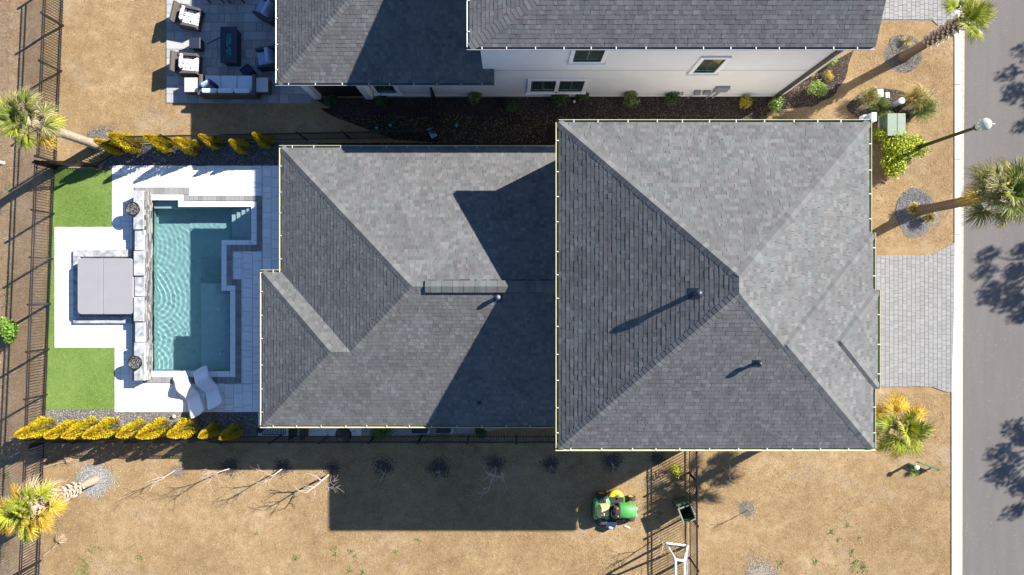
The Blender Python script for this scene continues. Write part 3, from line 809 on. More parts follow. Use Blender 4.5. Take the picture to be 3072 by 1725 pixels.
# roof vents of house 1
def vent(px, py, pl, h, r, style):
    c = None; z = pl.z0+1
    for _ in range(12): c = P(px, py, z); z = pl.z(c.x, c.y)+h
    zb = pl.z(c.x, c.y); base = Vector((c.x, c.y, zb))
    m = MB()
    fl = [pl.xyz(*(np.array(pl.uv(c.x, c.y))+np.array(d)), .02) for d in ((-r*2.2,-r*2.6),(r*2.2,-r*2.6),(r*2.2,r*2),(-r*2.2,r*2))]
    lo = [p-pl.n*.02 for p in fl]; n = m.add(fl+lo); m.face((n,n+1,n+2,n+3))
    for i in range(4): j = (i+1) % 4; m.face((n+4+i, n+4+j, n+j, n+i))
    fo = m.build('vent_flashing', M['slate'], house)
    m = MB(); m.lathe([(r,-.15),(r,h-.02)], (c.x, c.y, zb), 16); m.build('vent_pipe', M['slate'], house, smooth=True)
    m = MB()
    if style == 'cap': m.lathe([(r*.9,h-.12),(r*1.7,h-.10),(r*1.8,h-.06),(r*1.3,h),(r*.5,h+.035),(0,h+.04)], (c.x, c.y, zb), 20)
    elif style == 'dome': m.lathe([(r*1.2,h-.14),(r*1.25,h-.06),(r*1.0,h),(r*.6,h+.03),(0,h+.04)], (c.x, c.y, zb), 20)
    else: m.lathe([(r*1.3,h-.03),(r*1.3,h),(r*.8,h),(r*.8,h-.04),(0,h-.04)], (c.x, c.y, zb), 16)
    m.build('vent_cap', M['slate'] if style != 'dome' else M['greygutter'], house, smooth=True)
vent(2098, 881, W_, .52, .075, 'cap'); vent(2281, 1092, S_, .36, .055, 'cap'); vent(1494, 892, SS, .34, .07, 'dome'); vent(1437, 1209, SS, .12, .035, 'open')
# bits by the roof's north-east corner and flashings
for (px, py, sx, sy, z_) in [(2600,351,.22,.16,5.2),(2623,350,.16,.30,5.4)]:
    c = P(px, py, z_); m = MB(); m.box(c.x-sx/2, c.y-sy/2, z_-.3, c.x+sx/2, c.y+sy/2, z_); m.build('downspout_head', M['trim'], house)

# --- neighbouring house across the top
nb = thing('house', 'white stucco neighbouring house with windowed side wall under grey shingle roofs', 'house', (2, 9, 0))
T0 = 6.92; tx0, tx1, ty0 = X(1409, T0), X(2626, T0), Y(141, T0)
tS = Plane((0, -1), -ty0, T0, .50); tW = Plane((-1, 0), -tx0, T0, .30)
D = 5.2; rx = tx0 + D*.5/.3
hipx = tx0+6.0*.5/.3
t_ridge = ty0+5.2
tf = [(tS, [[(tx0,ty0),(tx1,ty0),(tx1,t_ridge),(rx,t_ridge)]]), (tW, [[(tx0,ty0),(rx,t_ridge),(tx0,t_ridge+5.2)]])]
tN = Plane((0, 1), t_ridge+5.2, T0, .50); tf.append((tN, [[(tx0,t_ridge+5.2),(rx,t_ridge),(tx1,t_ridge),(tx1,t_ridge+5.2)]]))
th = [(tS.pt(tx0,ty0), tS.pt(rx,t_ridge), tS.n, tW.n), (tS.pt(rx,t_ridge), tS.pt(tx1,t_ridge), tS.n, tN.n)]
L0 = 3.49; lx0, lx1, ly0 = X(834, L0), X(1483, L0), Y(249, L0)
lS = Plane((0, -1), -ly0, L0, .44); lW = Plane((-1, 0), -lx0, L0, .40)
wy = 8.107
lr = ly0+5.0; lrx = lx0+5.0*.44/.40; wxl = X(1449, 3.6)
lf = [(lS, [[(lx0,ly0),(wxl,ly0),(wxl,lr),(lrx,lr)], [(wxl,ly0),(lx1,ly0),(lx1,wy),(wxl,wy)]]), (lW, [[(lx0,ly0),(lrx,lr),(lx0,lr+5)]])]
lN = Plane((0, 1), lr+5, L0, .44); lf.append((lN, [[(lx0,lr+5),(lrx,lr),(wxl,lr),(wxl,lr+5)]]))
lh = [(lS.pt(lx0,ly0), lS.pt(lrx,lr), lS.n, lW.n), (lS.pt(lrx,lr), lS.pt(wxl,lr), lS.n, lN.n)]
shingle_roof(nb, [(a, [list(map(tuple, p)) for p in b_]) for a, b_ in tf+lf], TONE*1.0, th+lh, 23)
NM = [M['greygutter'], M['greylip']]
gutter(nb, (tx0-.1,ty0), (tx1,ty0), (0,-1), T0, NM, True, 21); gutter(nb, (tx0,ty0), (tx0,ty0+9), (-1,0), T0, [M['greygutter'], M['trim']], True, 22)
gutter(nb, (lx0-.1,ly0), (lx1,ly0), (0,-1), L0, NM, True, 23); gutter(nb, (lx0,ly0), (lx0,ly0+9), (-1,0), L0, [M['greygutter'], M['trim']], True, 24)
wr = X(2331); wz = T0-.1
holes = []
def win(xa, xb, za, zb, cols=2, rows=2, trim=.14, sill=True, tl=None, tr=None):
    tl = trim if tl is None else tl; tr = trim if tr is None else tr
    f = MB(); y_ = wy-.02
    m = MB(); t = .05
    for (a, b_, c, d) in ((xa,za,xb,za+t),(xa,zb-t,xb,zb),(xa,za+t,xa+t,zb-t),(xb-t,za+t,xb,zb-t)): m.box(a, y_-.035, b_, c, y_+.02, d)
    wn = m.build('window', M['darktrim'], nb)
    m = MB()
    for (a, b_, c, d) in ((xa-tl,zb,xb+tr,zb+trim),(xa-tl,za-trim*.8,xb+tr,za),(xa-tl,za,xa,zb),(xb,za,xb+tr,zb)): m.box(a+.0, y_-.055, b_, c, y_+.01, d)
    m.build('frame', M['trim'], wn)
    if sill: m = MB(); m.box(xa-tl-(.06 if tl > .1 else 0), y_-.11, za-trim*.8-.05, xb+tr+(.06 if tr > .1 else 0), y_, za-trim*.8); m.build('sill', M['trim'], wn)
    cw, ch = (xb-xa-2*t)/cols, (zb-za-2*t)/rows
    for i in range(cols):
        for j in range(rows):
            m = MB(); m.box(xa+t+i*cw+.012, y_-.012, za+t+j*ch+.012, xa+t+(i+1)*cw-.012, y_-.002, za+t+(j+1)*ch-.012); m.build('pane', M['glass'], wn)
win(2.16, 3.16, 4.66, 6.1); win(6.77, 7.56, 3.42, 4.95); win(.76, 1.73, .95, 2.42, tr=.073); win(1.88, 2.85, .95, 2.42, tl=.073); win(-5.54, -4.75, .75, 2.3)
# wall pieces
for (a, b_, c, d) in ((lx0+3.2, 0, wxl-.003, L0-.05), (wxl, 0, wr, wz)):
    m = MB(); m.box(a, wy, b_, c, wy+.15, d); m.build('wall', M['stucco'], nb)
m = MB(); m.box(wxl, wy+.15, 3.0, wxl+.15, wy+9, wz); m.build('wall', M['stucco'], nb)
m = MB(); m.box(wr-.15, wy+.15, 0, wr, wy+9, wz); m.build('wall', M['stucco'], nb)
m = MB(); m.box(lx0+3.2, wy+2.8, 0, lx0+3.35, wy+9, L0-.05); m.box(lx0+.3, wy+8.8, 0, lx0+3.2, wy+9, L0-.05); m.build('wall', M['stucco'], nb)
m = MB(); m.box(tx0, ty0, T0-.14, tx1, ty0+9.5, T0-.115); m.build('soffit', M['trim'], nb)
m = MB(); m.box(lx0, ly0, L0-.14, wxl-.01, ly0+9.5, L0-.115); m.build('soffit', M['trim'], nb)
m = MB(); m.box(wxl+.2, wy-.008, 3.52, wr-.2, wy, 3.545); m.build('stucco_joint', M['greylip'], nb)
m = MB(); m.box(lx0+4, wy-.03, .15, wr, wy, .30); m.build('plinth_band', M['trim'], nb)
m = MB(); m.box(wr-.02, wy-.06, 0, wr+.10, wy+.02, wz); m.build('corner_trim', M['trim'], nb)
m = MB(); m.box(wr-.20, wy-.10, .1, wr-.05, wy-.02, wz); m.build('downspout', M['darktrim'], nb)
m = MB(); m.box(X(1108), wy-.10, .1, X(1108)+.11, wy-.02, L0-.05); m.build('downspout', M['darktrim'], nb)
# patio opening: big dark slider, column, covered porch posts
m = MB(); m.box(lx0+.75, wy-.02, .1, lx0+2.45, wy+.05, 2.6); dr = m.build('sliding_door', M['darktrim'], nb)
for i in range(3): m = MB(); m.box(lx0+.80+i*.56, wy-.03, .16, lx0+1.3+i*.56, wy-.021, 2.5); m.build('pane', M['black'], dr)
for xx in (lx0+.35, lx0+2.55): m = MB(); m.box(xx, wy-.12, 0, xx+.28, wy+.2, L0-.15); m.build('column', M['stucco'], nb)
# meters on the wall
def wb(px, py, sx, sy, sz, mat, nm):
    k = wy*FPX/(CY-py); z = CAM_H-k; x = (px-CX)*k/FPX
    m = MB(); m.cbox(x-sx/2, wy-sy, z-sz/2, x+sx/2, wy, z+sz/2, .01); m.build(nm, M[mat], nb)
wb(2165,263,.55,.12,.50,'grey','electric_panel'); wb(2092,272,.24,.16,.26,'grey','gas_meter'); wb(2120,272,.28,.14,.26,'grey','electric_meter')
m = MB(); m.tube([(8.3,wy-.06,1.0),(8.25,wy-.06,.05)], .03); m.tube([(8.55,wy-.06,1.0),(8.5,wy-.06,.05)], .04); m.tube([(7.6,wy-.06,.9),(7.45,wy-.08,.05)], .02); m.build('conduit', M['greylip'], nb)

# ------------------------------------------------------------------ FENCES
pk_mesh = MB(); pk_mesh.box(-.011, -.011, .05, .011, .011, 1.30); PICKET = pk_mesh.mesh('picket', M['black'])
ps_mesh = MB(); ps_mesh.box(-.035, -.035, 0, .035, .035, 1.37); ps_mesh.box(-.042, -.042, 1.37, .042, .042, 1.39); POST = ps_mesh.mesh('post', M['black'])
def fence(pts_px, label, spacing=.115, postgap=1.92, rails=(.12, 1.16, 1.28), zf=lambda x: 0, world=False):
    pts = [Vector(q) for q in pts_px] if world else [P(*q) for q in pts_px]
    t = thing('metal_fence', label, 'fence', (pts[0].x, pts[0].y, 0), 0, 'black metal picket fences')
    o = Vector((pts[0].x, pts[0].y, 0))
    for a, b_ in zip(pts, pts[1:]):
        d = (b_-a).to_2d(); L_ = d.length; d.normalize(); ang = math.atan2(d.y, d.x)
        n = max(1, round(L_/postgap))
        for i in range(n+1):
            q = a.to_2d()+d*(L_*i/n); link('post', POST, t, (q.x-o.x, q.y-o.y, 0), (0, 0, ang))
        for i in range(n):
            for h in rails:
                m = MB(); p0, p1 = a.to_2d()+d*(L_*i/n), a.to_2d()+d*(L_*(i+1)/n); nn = Vector((-d.y, d.x))*.016
                m.prism([tuple(p0+nn), tuple(p0-nn), tuple(p1-nn), tuple(p1+nn)], h-.016, h+.016, bottom=True); m.build('rail', M['black'], t)
        k = int(L_/spacing)
        for i in range(k):
            q = a.to_2d()+d*(spacing*(i+.5)); link('picket', PICKET, t, (q.x-o.x, q.y-o.y, 0), (0, 0, ang+random.uniform(-.02, .02)))
    return t
fence([(196,-60),(173,487)], 'black picket fence along the tan lawn at the top left corner')
fence([(168,505),(137,1318)], 'black picket fence down the left side of the turf and white pavers')
fence([(173,500),(291,501),(365,449),(401,430),(1310,412)], 'black picket fence behind the upper row of golden shrubs')
fence([(137,1307),(1690,1307)], 'long black picket fence below the lower row of golden shrubs')
fence([(137,1325),(118,1800)], 'black picket fence beside the lower left palm')
fence([(2066,1290),(2069,1800)], 'black picket fence by the open bin and the white goal')
fence([(1306,412),(1304,292)], 'short shaded picket fence between the two houses')

# ------------------------------------------------------------------ FOLIAGE
def leafcloud(m, centre, rad, n, size, cols, rnd, shape='ball', upbias=.4, aspect=.6):
    for _ in range(n):
        if shape == 'ball':
            while True:
                q = Vector((rnd.uniform(-1, 1), rnd.uniform(-1, 1), rnd.uniform(-1, 1)))
                if .25 < q.length < 1: break
            q *= (.75+.25*rnd.random())
            p = Vector((centre[0]+q.x*rad[0], centre[1]+q.y*rad[1], centre[2]+q.z*rad[2])); out = q
        m.cc = mul(rnd.choice(cols), rnd.uniform(.75, 1.2))
        nrm = (out.normalized()*.7+Vector((rnd.uniform(-1, 1), rnd.uniform(-1, 1), rnd.uniform(-.3, 1)+upbias))).normalized()
        u = nrm.orthogonal().normalized(); u.rotate(Matrix.Rotation(rnd.uniform(0, 6.28), 3, nrm)); v = nrm.cross(u)
        s = size*rnd.uniform(.6, 1.3)
        m.quad(p-u*s, p+v*s*aspect-nrm*s*.15, p+u*s, p-v*s*aspect+nrm*s*.15)

GOLD = [(.62,.52,.015), (.72,.58,.015), (.55,.50,.02), (.70,.46,.02), (.42,.41,.02)]
def arborvitae_mesh(seed, h=1.95, r=.36):
    rnd = random.Random(seed); m = MB()
    for i in range(3000):
        t = rnd.random()**1.25
        z = .06+h*t; rr = r*((1-t)**.62)*(1 if t > .12 else .72+t*2.3)
        a = rnd.uniform(0, 6.28); lob = 1+.13*math.sin(5*a+7*t+seed)+.08*math.sin(11*a-9*t)
        q = rr*lob*(rnd.random()**.22)
        p = Vector((q*math.cos(a), q*math.sin(a), z))
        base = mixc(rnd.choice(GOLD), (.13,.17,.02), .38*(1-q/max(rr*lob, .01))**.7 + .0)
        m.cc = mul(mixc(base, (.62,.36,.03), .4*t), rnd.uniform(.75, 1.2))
        up = Vector((math.cos(a)*.55, math.sin(a)*.55, 1)).normalized()*rnd.uniform(.05, .09)
        sd_ = Vector((-math.sin(a), math.cos(a), rnd.uniform(-.3, .3)))*rnd.uniform(.016, .03)
        if rnd.random() < .5: sd_ = Vector((math.cos(a), math.sin(a), rnd.uniform(-.3, .3)))*rnd.uniform(.016, .03)
        m.quad(p-up*.3, p+sd_+up*.3, p+up, p-sd_+up*.3)
    return m.mesh('crown', M['leaf'])
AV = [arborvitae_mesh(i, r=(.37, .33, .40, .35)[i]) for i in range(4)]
stem = MB(); stem.tube([(0,0,0),(0,0,1.2)], [.035,.01], 6); STEM = stem.mesh('trunk', M['bark2'])
def arb(px, py, label, group, i, s=1.0, w_=1.0):
    c = P(px, py); t = thing('golden_arborvitae', label, 'shrub', (c.x, c.y, 0), random.uniform(0, 6.28), group); t.scale = (s*w_, s*w_, s)
    link('crown', AV[i % 4], t, (0, 0, 0)); link('trunk', STEM, t, (0, 0, 0))
ordn = ['first', 'second', 'third', 'fourth', 'fifth', 'sixth', 'seventh', 'eighth', 'ninth']
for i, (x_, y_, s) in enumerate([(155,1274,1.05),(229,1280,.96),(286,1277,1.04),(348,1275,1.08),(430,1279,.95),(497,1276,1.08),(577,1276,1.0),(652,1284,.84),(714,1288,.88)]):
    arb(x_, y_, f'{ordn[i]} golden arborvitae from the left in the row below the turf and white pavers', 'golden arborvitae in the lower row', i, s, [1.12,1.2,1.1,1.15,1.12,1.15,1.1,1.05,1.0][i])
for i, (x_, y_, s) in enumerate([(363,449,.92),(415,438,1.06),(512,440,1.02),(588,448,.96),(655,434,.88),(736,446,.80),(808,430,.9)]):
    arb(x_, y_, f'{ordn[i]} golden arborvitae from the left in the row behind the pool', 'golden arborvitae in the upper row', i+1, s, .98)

def shrub(px, py, r, h, label, cols, n=900, size=.04, name='shrub', group=None, squash=1, aspect=.6, core=None):
    c = P(px, py); rnd = random.Random(int(px*7+py)); t = thing(name, label, 'shrub', (c.x, c.y, 0), 0, group)
    m = MB()
    for k in range(5):
        a = rnd.uniform(0, 6.28); q = r*.42 if k else 0
        leafcloud(m, (c.x+q*math.cos(a), c.y+q*math.sin(a)*squash, h*.55+rnd.uniform(-.1, .1)*h), (r*.66, r*.66*squash, h*.48), n//5, size, cols, rnd, aspect=aspect)
    m.build('crown', M['leaf'], t)
    m = MB(); m.tube([(c.x,c.y,0),(c.x+.02,c.y,h*.5)], [.025,.01], 5)
    for k in range(4):
        a = rnd.uniform(0, 6.28); m.tube([(c.x,c.y,h*.12),(c.x+r*.6*math.cos(a),c.y+r*.6*math.sin(a),h*.6)], [.012,.004], 4)
    m.build('stem', M['bark2'], t); return t
DG = [(.035,.07,.02), (.05,.09,.025), (.07,.11,.03)]; MG = [(.09,.16,.03), (.14,.21,.04), (.20,.26,.07)]; BG = [(.16,.27,.04), (.22,.33,.06), (.30,.36,.10)]
for (x_, y_, r, h, cols, lab) in [
    (1000,308,.30,.6,DG,'dark low shrub in shade under the sliding door'), (1150,310,.32,.7,DG,'dark shrub below the small window of the white house'),
    (1420,296,.40,.8,MG,'green shrub by the white wall right of the short fence'), (1532,318,.35,.6,DG,'low dark shrub between the short fence and the window pair'),
    (1676,300,.45,.9,DG,'spiky dark conifer shrub under the left window of the pair'), (1745,292,.32,.9,DG,'thin shrub under the right window of the pair'),
    (1882,312,.46,1.0,MG,'mid green shrub left of the meters by the white wall'), (2012,304,.45,1.0,DG,'dark twiggy shrub just left of the gas meter'),
    (2322,318,.38,.7,BG,'bright green shrub at the foot of the white wall corner'), (2440,276,.42,.7,BG,'round variegated green shrub in the dark bed by the wall corner'),
    (2491,186,.30,.5,BG,'small variegated shrub at the top of the dark bed')]:
    shrub(x_, y_, r, h, lab, cols, 700, .045, group='shrubs along the neighbouring house')
shrub(2224, 312, .33, .7, 'round golden shrub right of the meters by the white wall', GOLD+[(.12,.17,.02)]*4, 1200, .03, 'golden_shrub', 'shrubs along the neighbouring house')
shrub(2425, 226, .26, .5, 'small yellow shrub left in the dark bed beside the white corner', [(.45,.33,.06),(.35,.30,.06)], 500, .03, group='shrubs along the neighbouring house')
shrub(2478, 232, .26, .45, 'small yellow shrub at the right edge of the dark bed', [(.45,.33,.06),(.35,.30,.06)], 500, .03, group='shrubs along the neighbouring house')
shrub(2375, 275, .36, .3, 'sprawling reddish brown twiggy shrub in the dark bed', [(.16,.09,.06),(.22,.14,.09)], 500, .03, group='shrubs along the neighbouring house', aspect=.25)
YG = [(.34,.40,.015), (.46,.50,.015), (.12,.20,.015), (.05,.10,.012), (.54,.54,.02)]
shrub(2662, 500, .60, .8, 'ragged yellow green hedge shrub below the lamp post by the eave', YG, 1500, .045, 'hedge_shrub')
shrub(2660, 448, .92, 1.0, 'large yellow green hedge shrub beside the eave and lamp post', YG, 3600, .042, 'hedge_shrub', squash=.8)
shrub(2728, 452, .62, .7, 'yellow green shrub around the foot of the lamp post', YG, 1300, .045, 'hedge_shrub')
shrub(2628, 400, .38, .7, 'yellow green shrub between the eave and the utility box', YG, 1300, .04, 'hedge_shrub')
shrub(2018, 1402, .30, .9, 'yellow leaved sapling by the fence below the roof corner', [(.62,.55,.02),(.5,.5,.03),(.4,.42,.03)], 230, .035, 'yellow_sapling')
shrub(1150, 1290, .5, .5, 'shaded green shrub between the wing eave and the fence', MG, 900, .04)
shrub(1445, 1292, .3, .4, 'small shaded shrub by the fence under the wing eave', DG, 400, .04)

def grass_clump(px, py, r, h, n, cols, label, cat='grass', lean=(0, 0), name='grass_clump', group=None, w0=.008):
    c = P(px, py); rnd = random.Random(int(px+py)); m = MB()
    for i in range(n):
        a = rnd.uniform(0, 6.28); q = rnd.random()*r*.25; L_ = h*rnd.uniform(.6, 1.1); sp = rnd.uniform(.15, 1)*r
        m.cc = mul(rnd.choice(cols), rnd.uniform(.8, 1.2)); d = Vector((math.cos(a), math.sin(a), 0)); s = Vector((-d.y, d.x, 0))*w0
        b0 = Vector((c.x, c.y, 0))+d*q; ln = Vector((lean[0], lean[1], 0))
        pts = [b0, b0+d*sp*.35+ln*.3+Vector((0,0,L_*.6)), b0+d*sp*.8+ln*.7+Vector((0,0,L_*.95)), b0+d*sp*1.15+ln+Vector((0,0,L_*.85))]
        ww = [1, 1, .7, .1]
        for k in range(3): m.quad(pts[k]-s*ww[k], pts[k]+s*ww[k], pts[k+1]+s*ww[k+1], pts[k+1]-s*ww[k+1])
    return tag(m.build(name, M['leaf']), label, cat, group)
STRAW = [(.50,.36,.14), (.58,.44,.20), (.42,.33,.12), (.36,.33,.10)]; GG = [(.14,.20,.05), (.20,.26,.08), (.32,.32,.10), (.10,.15,.04)]
grass_clump(2718, 305, .55, .95, 500, STRAW, 'tall straw coloured grass clump right of the white pedestal')
grass_clump(2590, 300, .42, .7, 420, STRAW+GG, 'straw and green grass clump left of the two pale lids')
grass_clump(2620, 330, .5, .7, 480, GG, 'green grass clump between the lids and the roof corner')
grass_clump(2745, 335, .62, .9, 620, GG, 'green feathery grass clump right of the green utility box')
grass_clump(2717, 125, .28, .25, 90, STRAW, 'yellow tuft above the base of the top right palm')
grass_clump(2725, 628, .28, .5, 320, STRAW+[(.4,.4,.1)], 'yellow green tuft left of the street palm trunk', w0=.012)
grass_clump(2775, 655, .28, .45, 300, STRAW+[(.3,.33,.08)], 'yellow green tuft below the street palm trunk', w0=.012)
grass_clump(2738, 1414, .18, .2, 120, BG, 'small green tuft beside the round white marker')
for (x_, y_, r, lab) in [(38,995,.42,'bright green shrub on the bank left of the picket fence')]:
    shrub(x_, y_-4, .42, .55, lab, [(.16,.30,.03),(.22,.38,.04),(.12,.22,.03)], 1500, .05, squash=1.5)
# low weeds
m = MB(); rnd = random.Random(5)
for (x_, y_, r, n) in [(140,188,14,60),(125,880,26,140),(45,770,22,90),(105,690,14,60),(12,560,14,60),(30,870,30,150),(110,730,20,90),(60,1055,24,90),(140,895,22,120),(120,770,18,80),(95,1070,14,50),(25,1100,14,40),(60,1430,16,80),(10,1430,12,60),(20,900,20,90),(130,985,12,50),(60,1660,90,700),(110,1600,30,140),
                       (300,1640,10,30),(275,1650,14,40),(255,1690,22,120),(250,1715,20,110),(420,1670,10,40),(887,1673,8,40),(1003,1648,8,40),(1005,1664,6,30),(1052,1655,8,40),(1066,1668,6,30),(1050,1710,8,50),(1088,1716,8,50),(1190,1656,7,40),(1255,1618,6,30),(708,1588,5,20),(773,1598,6,20),
                       (2545,1575,9,40),(2494,1595,8,40),(2515,1618,6,30),(2578,1613,5,20),(2447,1683,10,50),(2565,1690,20,120),(2590,1705,16,90),(2340,1690,9,60),(2555,1655,8,40),(1977,1543,8,30)]:
    for i in range(n):
        a = rnd.uniform(0, 6.28); q = r*math.sqrt(rnd.random())*(1+.5*math.sin(3*a+x_)); c = P(x_+q*math.cos(a), y_+q*math.sin(a)); z = 0
        if c.x < XB: z = -.22 if c.x > XB-2 else -.6
        m.cc = mul(rnd.choice([(.13,.20,.04),(.18,.25,.06),(.25,.27,.10),(.10,.16,.03)]), rnd.uniform(.8, 1.3)); s = rnd.uniform(.018, .045); b = rnd.uniform(0, 6.28)
        u = Vector((math.cos(b)*s, math.sin(b)*s, s*rnd.uniform(.2, .8))); v = Vector((-math.sin(b)*s*.4, math.cos(b)*s*.4, 0)); p = Vector((c.x, c.y, z+.01))
        m.quad(p-v, p+v, p+u+v*.6, p+u-v*.6)
tag(m.build('weeds', M['leaf']), kind='stuff')

# ------------------------------------------------------------------ PALMS
def frond_mesh(kind, seed):
    rnd = random.Random(seed); m = MB()
    cols = {'green': [(.20,.26,.035),(.26,.31,.05),(.15,.21,.03),(.32,.35,.07)], 'olive': [(.26,.25,.07),(.36,.33,.12),(.20,.22,.05),(.42,.38,.16),(.14,.17,.03)],
            'gold': [(.62,.38,.02),(.68,.45,.03),(.55,.34,.03),(.50,.40,.05)], 'dead': [(.52,.38,.24),(.60,.46,.32),(.42,.28,.16)],
            'lime': [(.30,.36,.02),(.38,.42,.03),(.22,.29,.02),(.46,.46,.04)]}[kind]
    pet = .62; m.cc = mul(cols[0], .9)
    m.tube([(0,0,0),(pet*.5,0,.06),(pet,0,.05)], [.017,.013,.009], 5)
    n = 30 if kind != 'dead' else 20
    for i in range(n):
        t = i/(n-1)*2-1; a = t*R(98); L_ = (.58-.14*abs(t)+.06*(1-t*t))*rnd.uniform(.88, 1.08)
        d = Vector((math.cos(a), math.sin(a), 0)); s = Vector((-d.y, d.x, 0)); wd = .0165
        base = Vector((pet-.02+.10*(1-abs(t)), 0, .05)); c = rnd.choice(cols)
        droop = .30 if kind != 'dead' else .8
        pts = []
        for q in (0.04, .35, .68, 1.0):
            wob = rnd.uniform(-.01, .01)*q*4
            pts.append(base+d*L_*q*(1-.12*q*q)+s*wob+Vector((0, 0, .34*abs(math.sin(a))*L_*q*(1-.5*q)-droop*L_*q*q*(1.0 if q > .6 else .6))))
        ws = [.005, wd, wd*.66, .001]
        for k in range(3):
            m.cc = mul(mixc(c, (.55,.45,.20) if kind in ('green','olive','lime') else c, .4 if k == 2 else 0), rnd.uniform(.8, 1.2)*(.62 if i % 2 else 1.08))
            zz = Vector((0, 0, .010))
            m.quad(pts[k]-s*ws[k], pts[k]+zz, pts[k+1]+zz, pts[k+1]-s*ws[k+1]); m.quad(pts[k]+zz, pts[k]+s*ws[k], pts[k+1]+s*ws[k+1], pts[k+1]+zz)
    return m.mesh('frond', M['leaf'])
FR = {k: [frond_mesh(k, 31*i+len(k)) for i in range(3)] for k in ('green', 'olive', 'gold', 'dead', 'lime')}
bt = MB(); bt.box(-.045, -.01, -.02, .045, .035, .14); bt.box(-.03, .02, .12, .03, .075, .22); BOOT = bt.mesh('leaf_base', M['boot'])
def palm(px, py, h, label, mixk, scale=1.0, nf=34, r0=.17, bark='bark', boots=None, lean=(0, 0), bias=None, seed=1, up=0, deadn=8, deaddir=None):
    rnd = random.Random(seed); c = P(px, py); t = thing('palm_tree', label, 'palm tree', (c.x, c.y, 0), 0)
    m = MB(); pts, rad = [], []
    for i in range(26):
        q = i/25; pts.append((lean[0]*q*q, lean[1]*q*q, h*q)); rad.append(r0*(1.25-.35*min(1, q*5)+.0*q)*(1+.025*(i % 2)) if q < .3 else r0*(.92+.02*(i % 2)))
    m.tube(pts, rad, 14); m.build('trunk', M[bark], t, world=False, smooth=True)
    top = Vector((lean[0], lean[1], h))
    if boots:
        z0, z1 = boots; n = int((z1-z0)/.028)
        for i in range(n):
            q = (z0+(z1-z0)*i/n)/h; a = i*2.4; rr = r0*.93
            link('leaf_base', BOOT, t, (lean[0]*q*q+rr*math.cos(a), lean[1]*q*q+rr*math.sin(a), q*h), (R(-24), 0, a-math.pi/2))
    for i in range(nf):
        q = i/nf
        el = R(78-q*118+up) + rnd.uniform(-.12, .12); az = i*2.39996+rnd.uniform(-.2, .2)
        if bias is not None and rnd.random() < .75:
            az = bias+((az % 6.283)-3.1416)*.42
        kind = mixk[min(len(mixk)-1, int(q*len(mixk)))]
        if isinstance(kind, tuple): kind = rnd.choice(kind)
        s = scale*rnd.uniform(.85, 1.1)*(.8 if q < .12 else 1)
        link('frond', rnd.choice(FR[kind]), t, tuple(top+Vector((0, 0, .1-q*.25))), (rnd.uniform(-.4, .4), -el, az), (s, s, s))
    for i in range(6): link('frond', FR['green' if mixk[0] == 'green' else 'lime'][i % 3], t, tuple(top+Vector((0, 0, .05))), (rnd.uniform(-.5, .5), -R(rnd.uniform(50, 80)), i*1.05), (scale*.6,)*3)
    for i in range(deadn):
        az = rnd.uniform(0, 6.28) if deaddir is None else deaddir+rnd.uniform(-.9, .9)
        s = scale*rnd.uniform(.8, 1.0); link('frond', rnd.choice(FR['dead']), t, tuple(top+Vector((0, 0, -.2))), (rnd.uniform(-.4, .4), R(38)+rnd.uniform(0, .5), az), (s, s, s))
    return t
palm(299, 438, 4.35, 'tall palm leaning over the fence at the upper left above the turf', ['green', ('lime', 'olive'), ('green', 'olive'), ('lime', 'olive', 'gold')], 1.04, 22, .19, 'bark', None, (0, 0), None, 3, 0, 5, 1.2)
palm(288, 1438, 3.9, 'palm with yellow orange fronds at the lower left corner', ['lime', ('lime', 'gold'), ('gold', 'lime'), ('gold', 'dead')], 1.02, 25, .165, 'bark', (1.1, 3.75), (-.05, 0), None, 4, 4, 14, 0.4)
palm(2748, 633, 5.0, 'large olive green palm reaching over the street', ['green', 'olive', 'olive', ('olive', 'green', 'gold')], 1.24, 30, .20, 'bark2', (4.2, 4.9), (.05, .05), None, 8, 0, 7, 1.5)
palm(2708, 172, 3.75, 'windswept lime green palm with latticed trunk at the top right', ['lime', 'lime', 'green'], .90, 20, .19, 'bark2', (1.7, 3.7), (0, .05), .95, 6, 14, 0)
palm(2517, 1215, 4.45, 'palm with golden edged fronds at the lower right roof corner', ['lime', ('lime', 'gold'), ('gold', 'lime'), ('gold',)], 1.08, 27, .17, 'bark2', None, (0, 0), None, 9, 2, 7, 1.3)

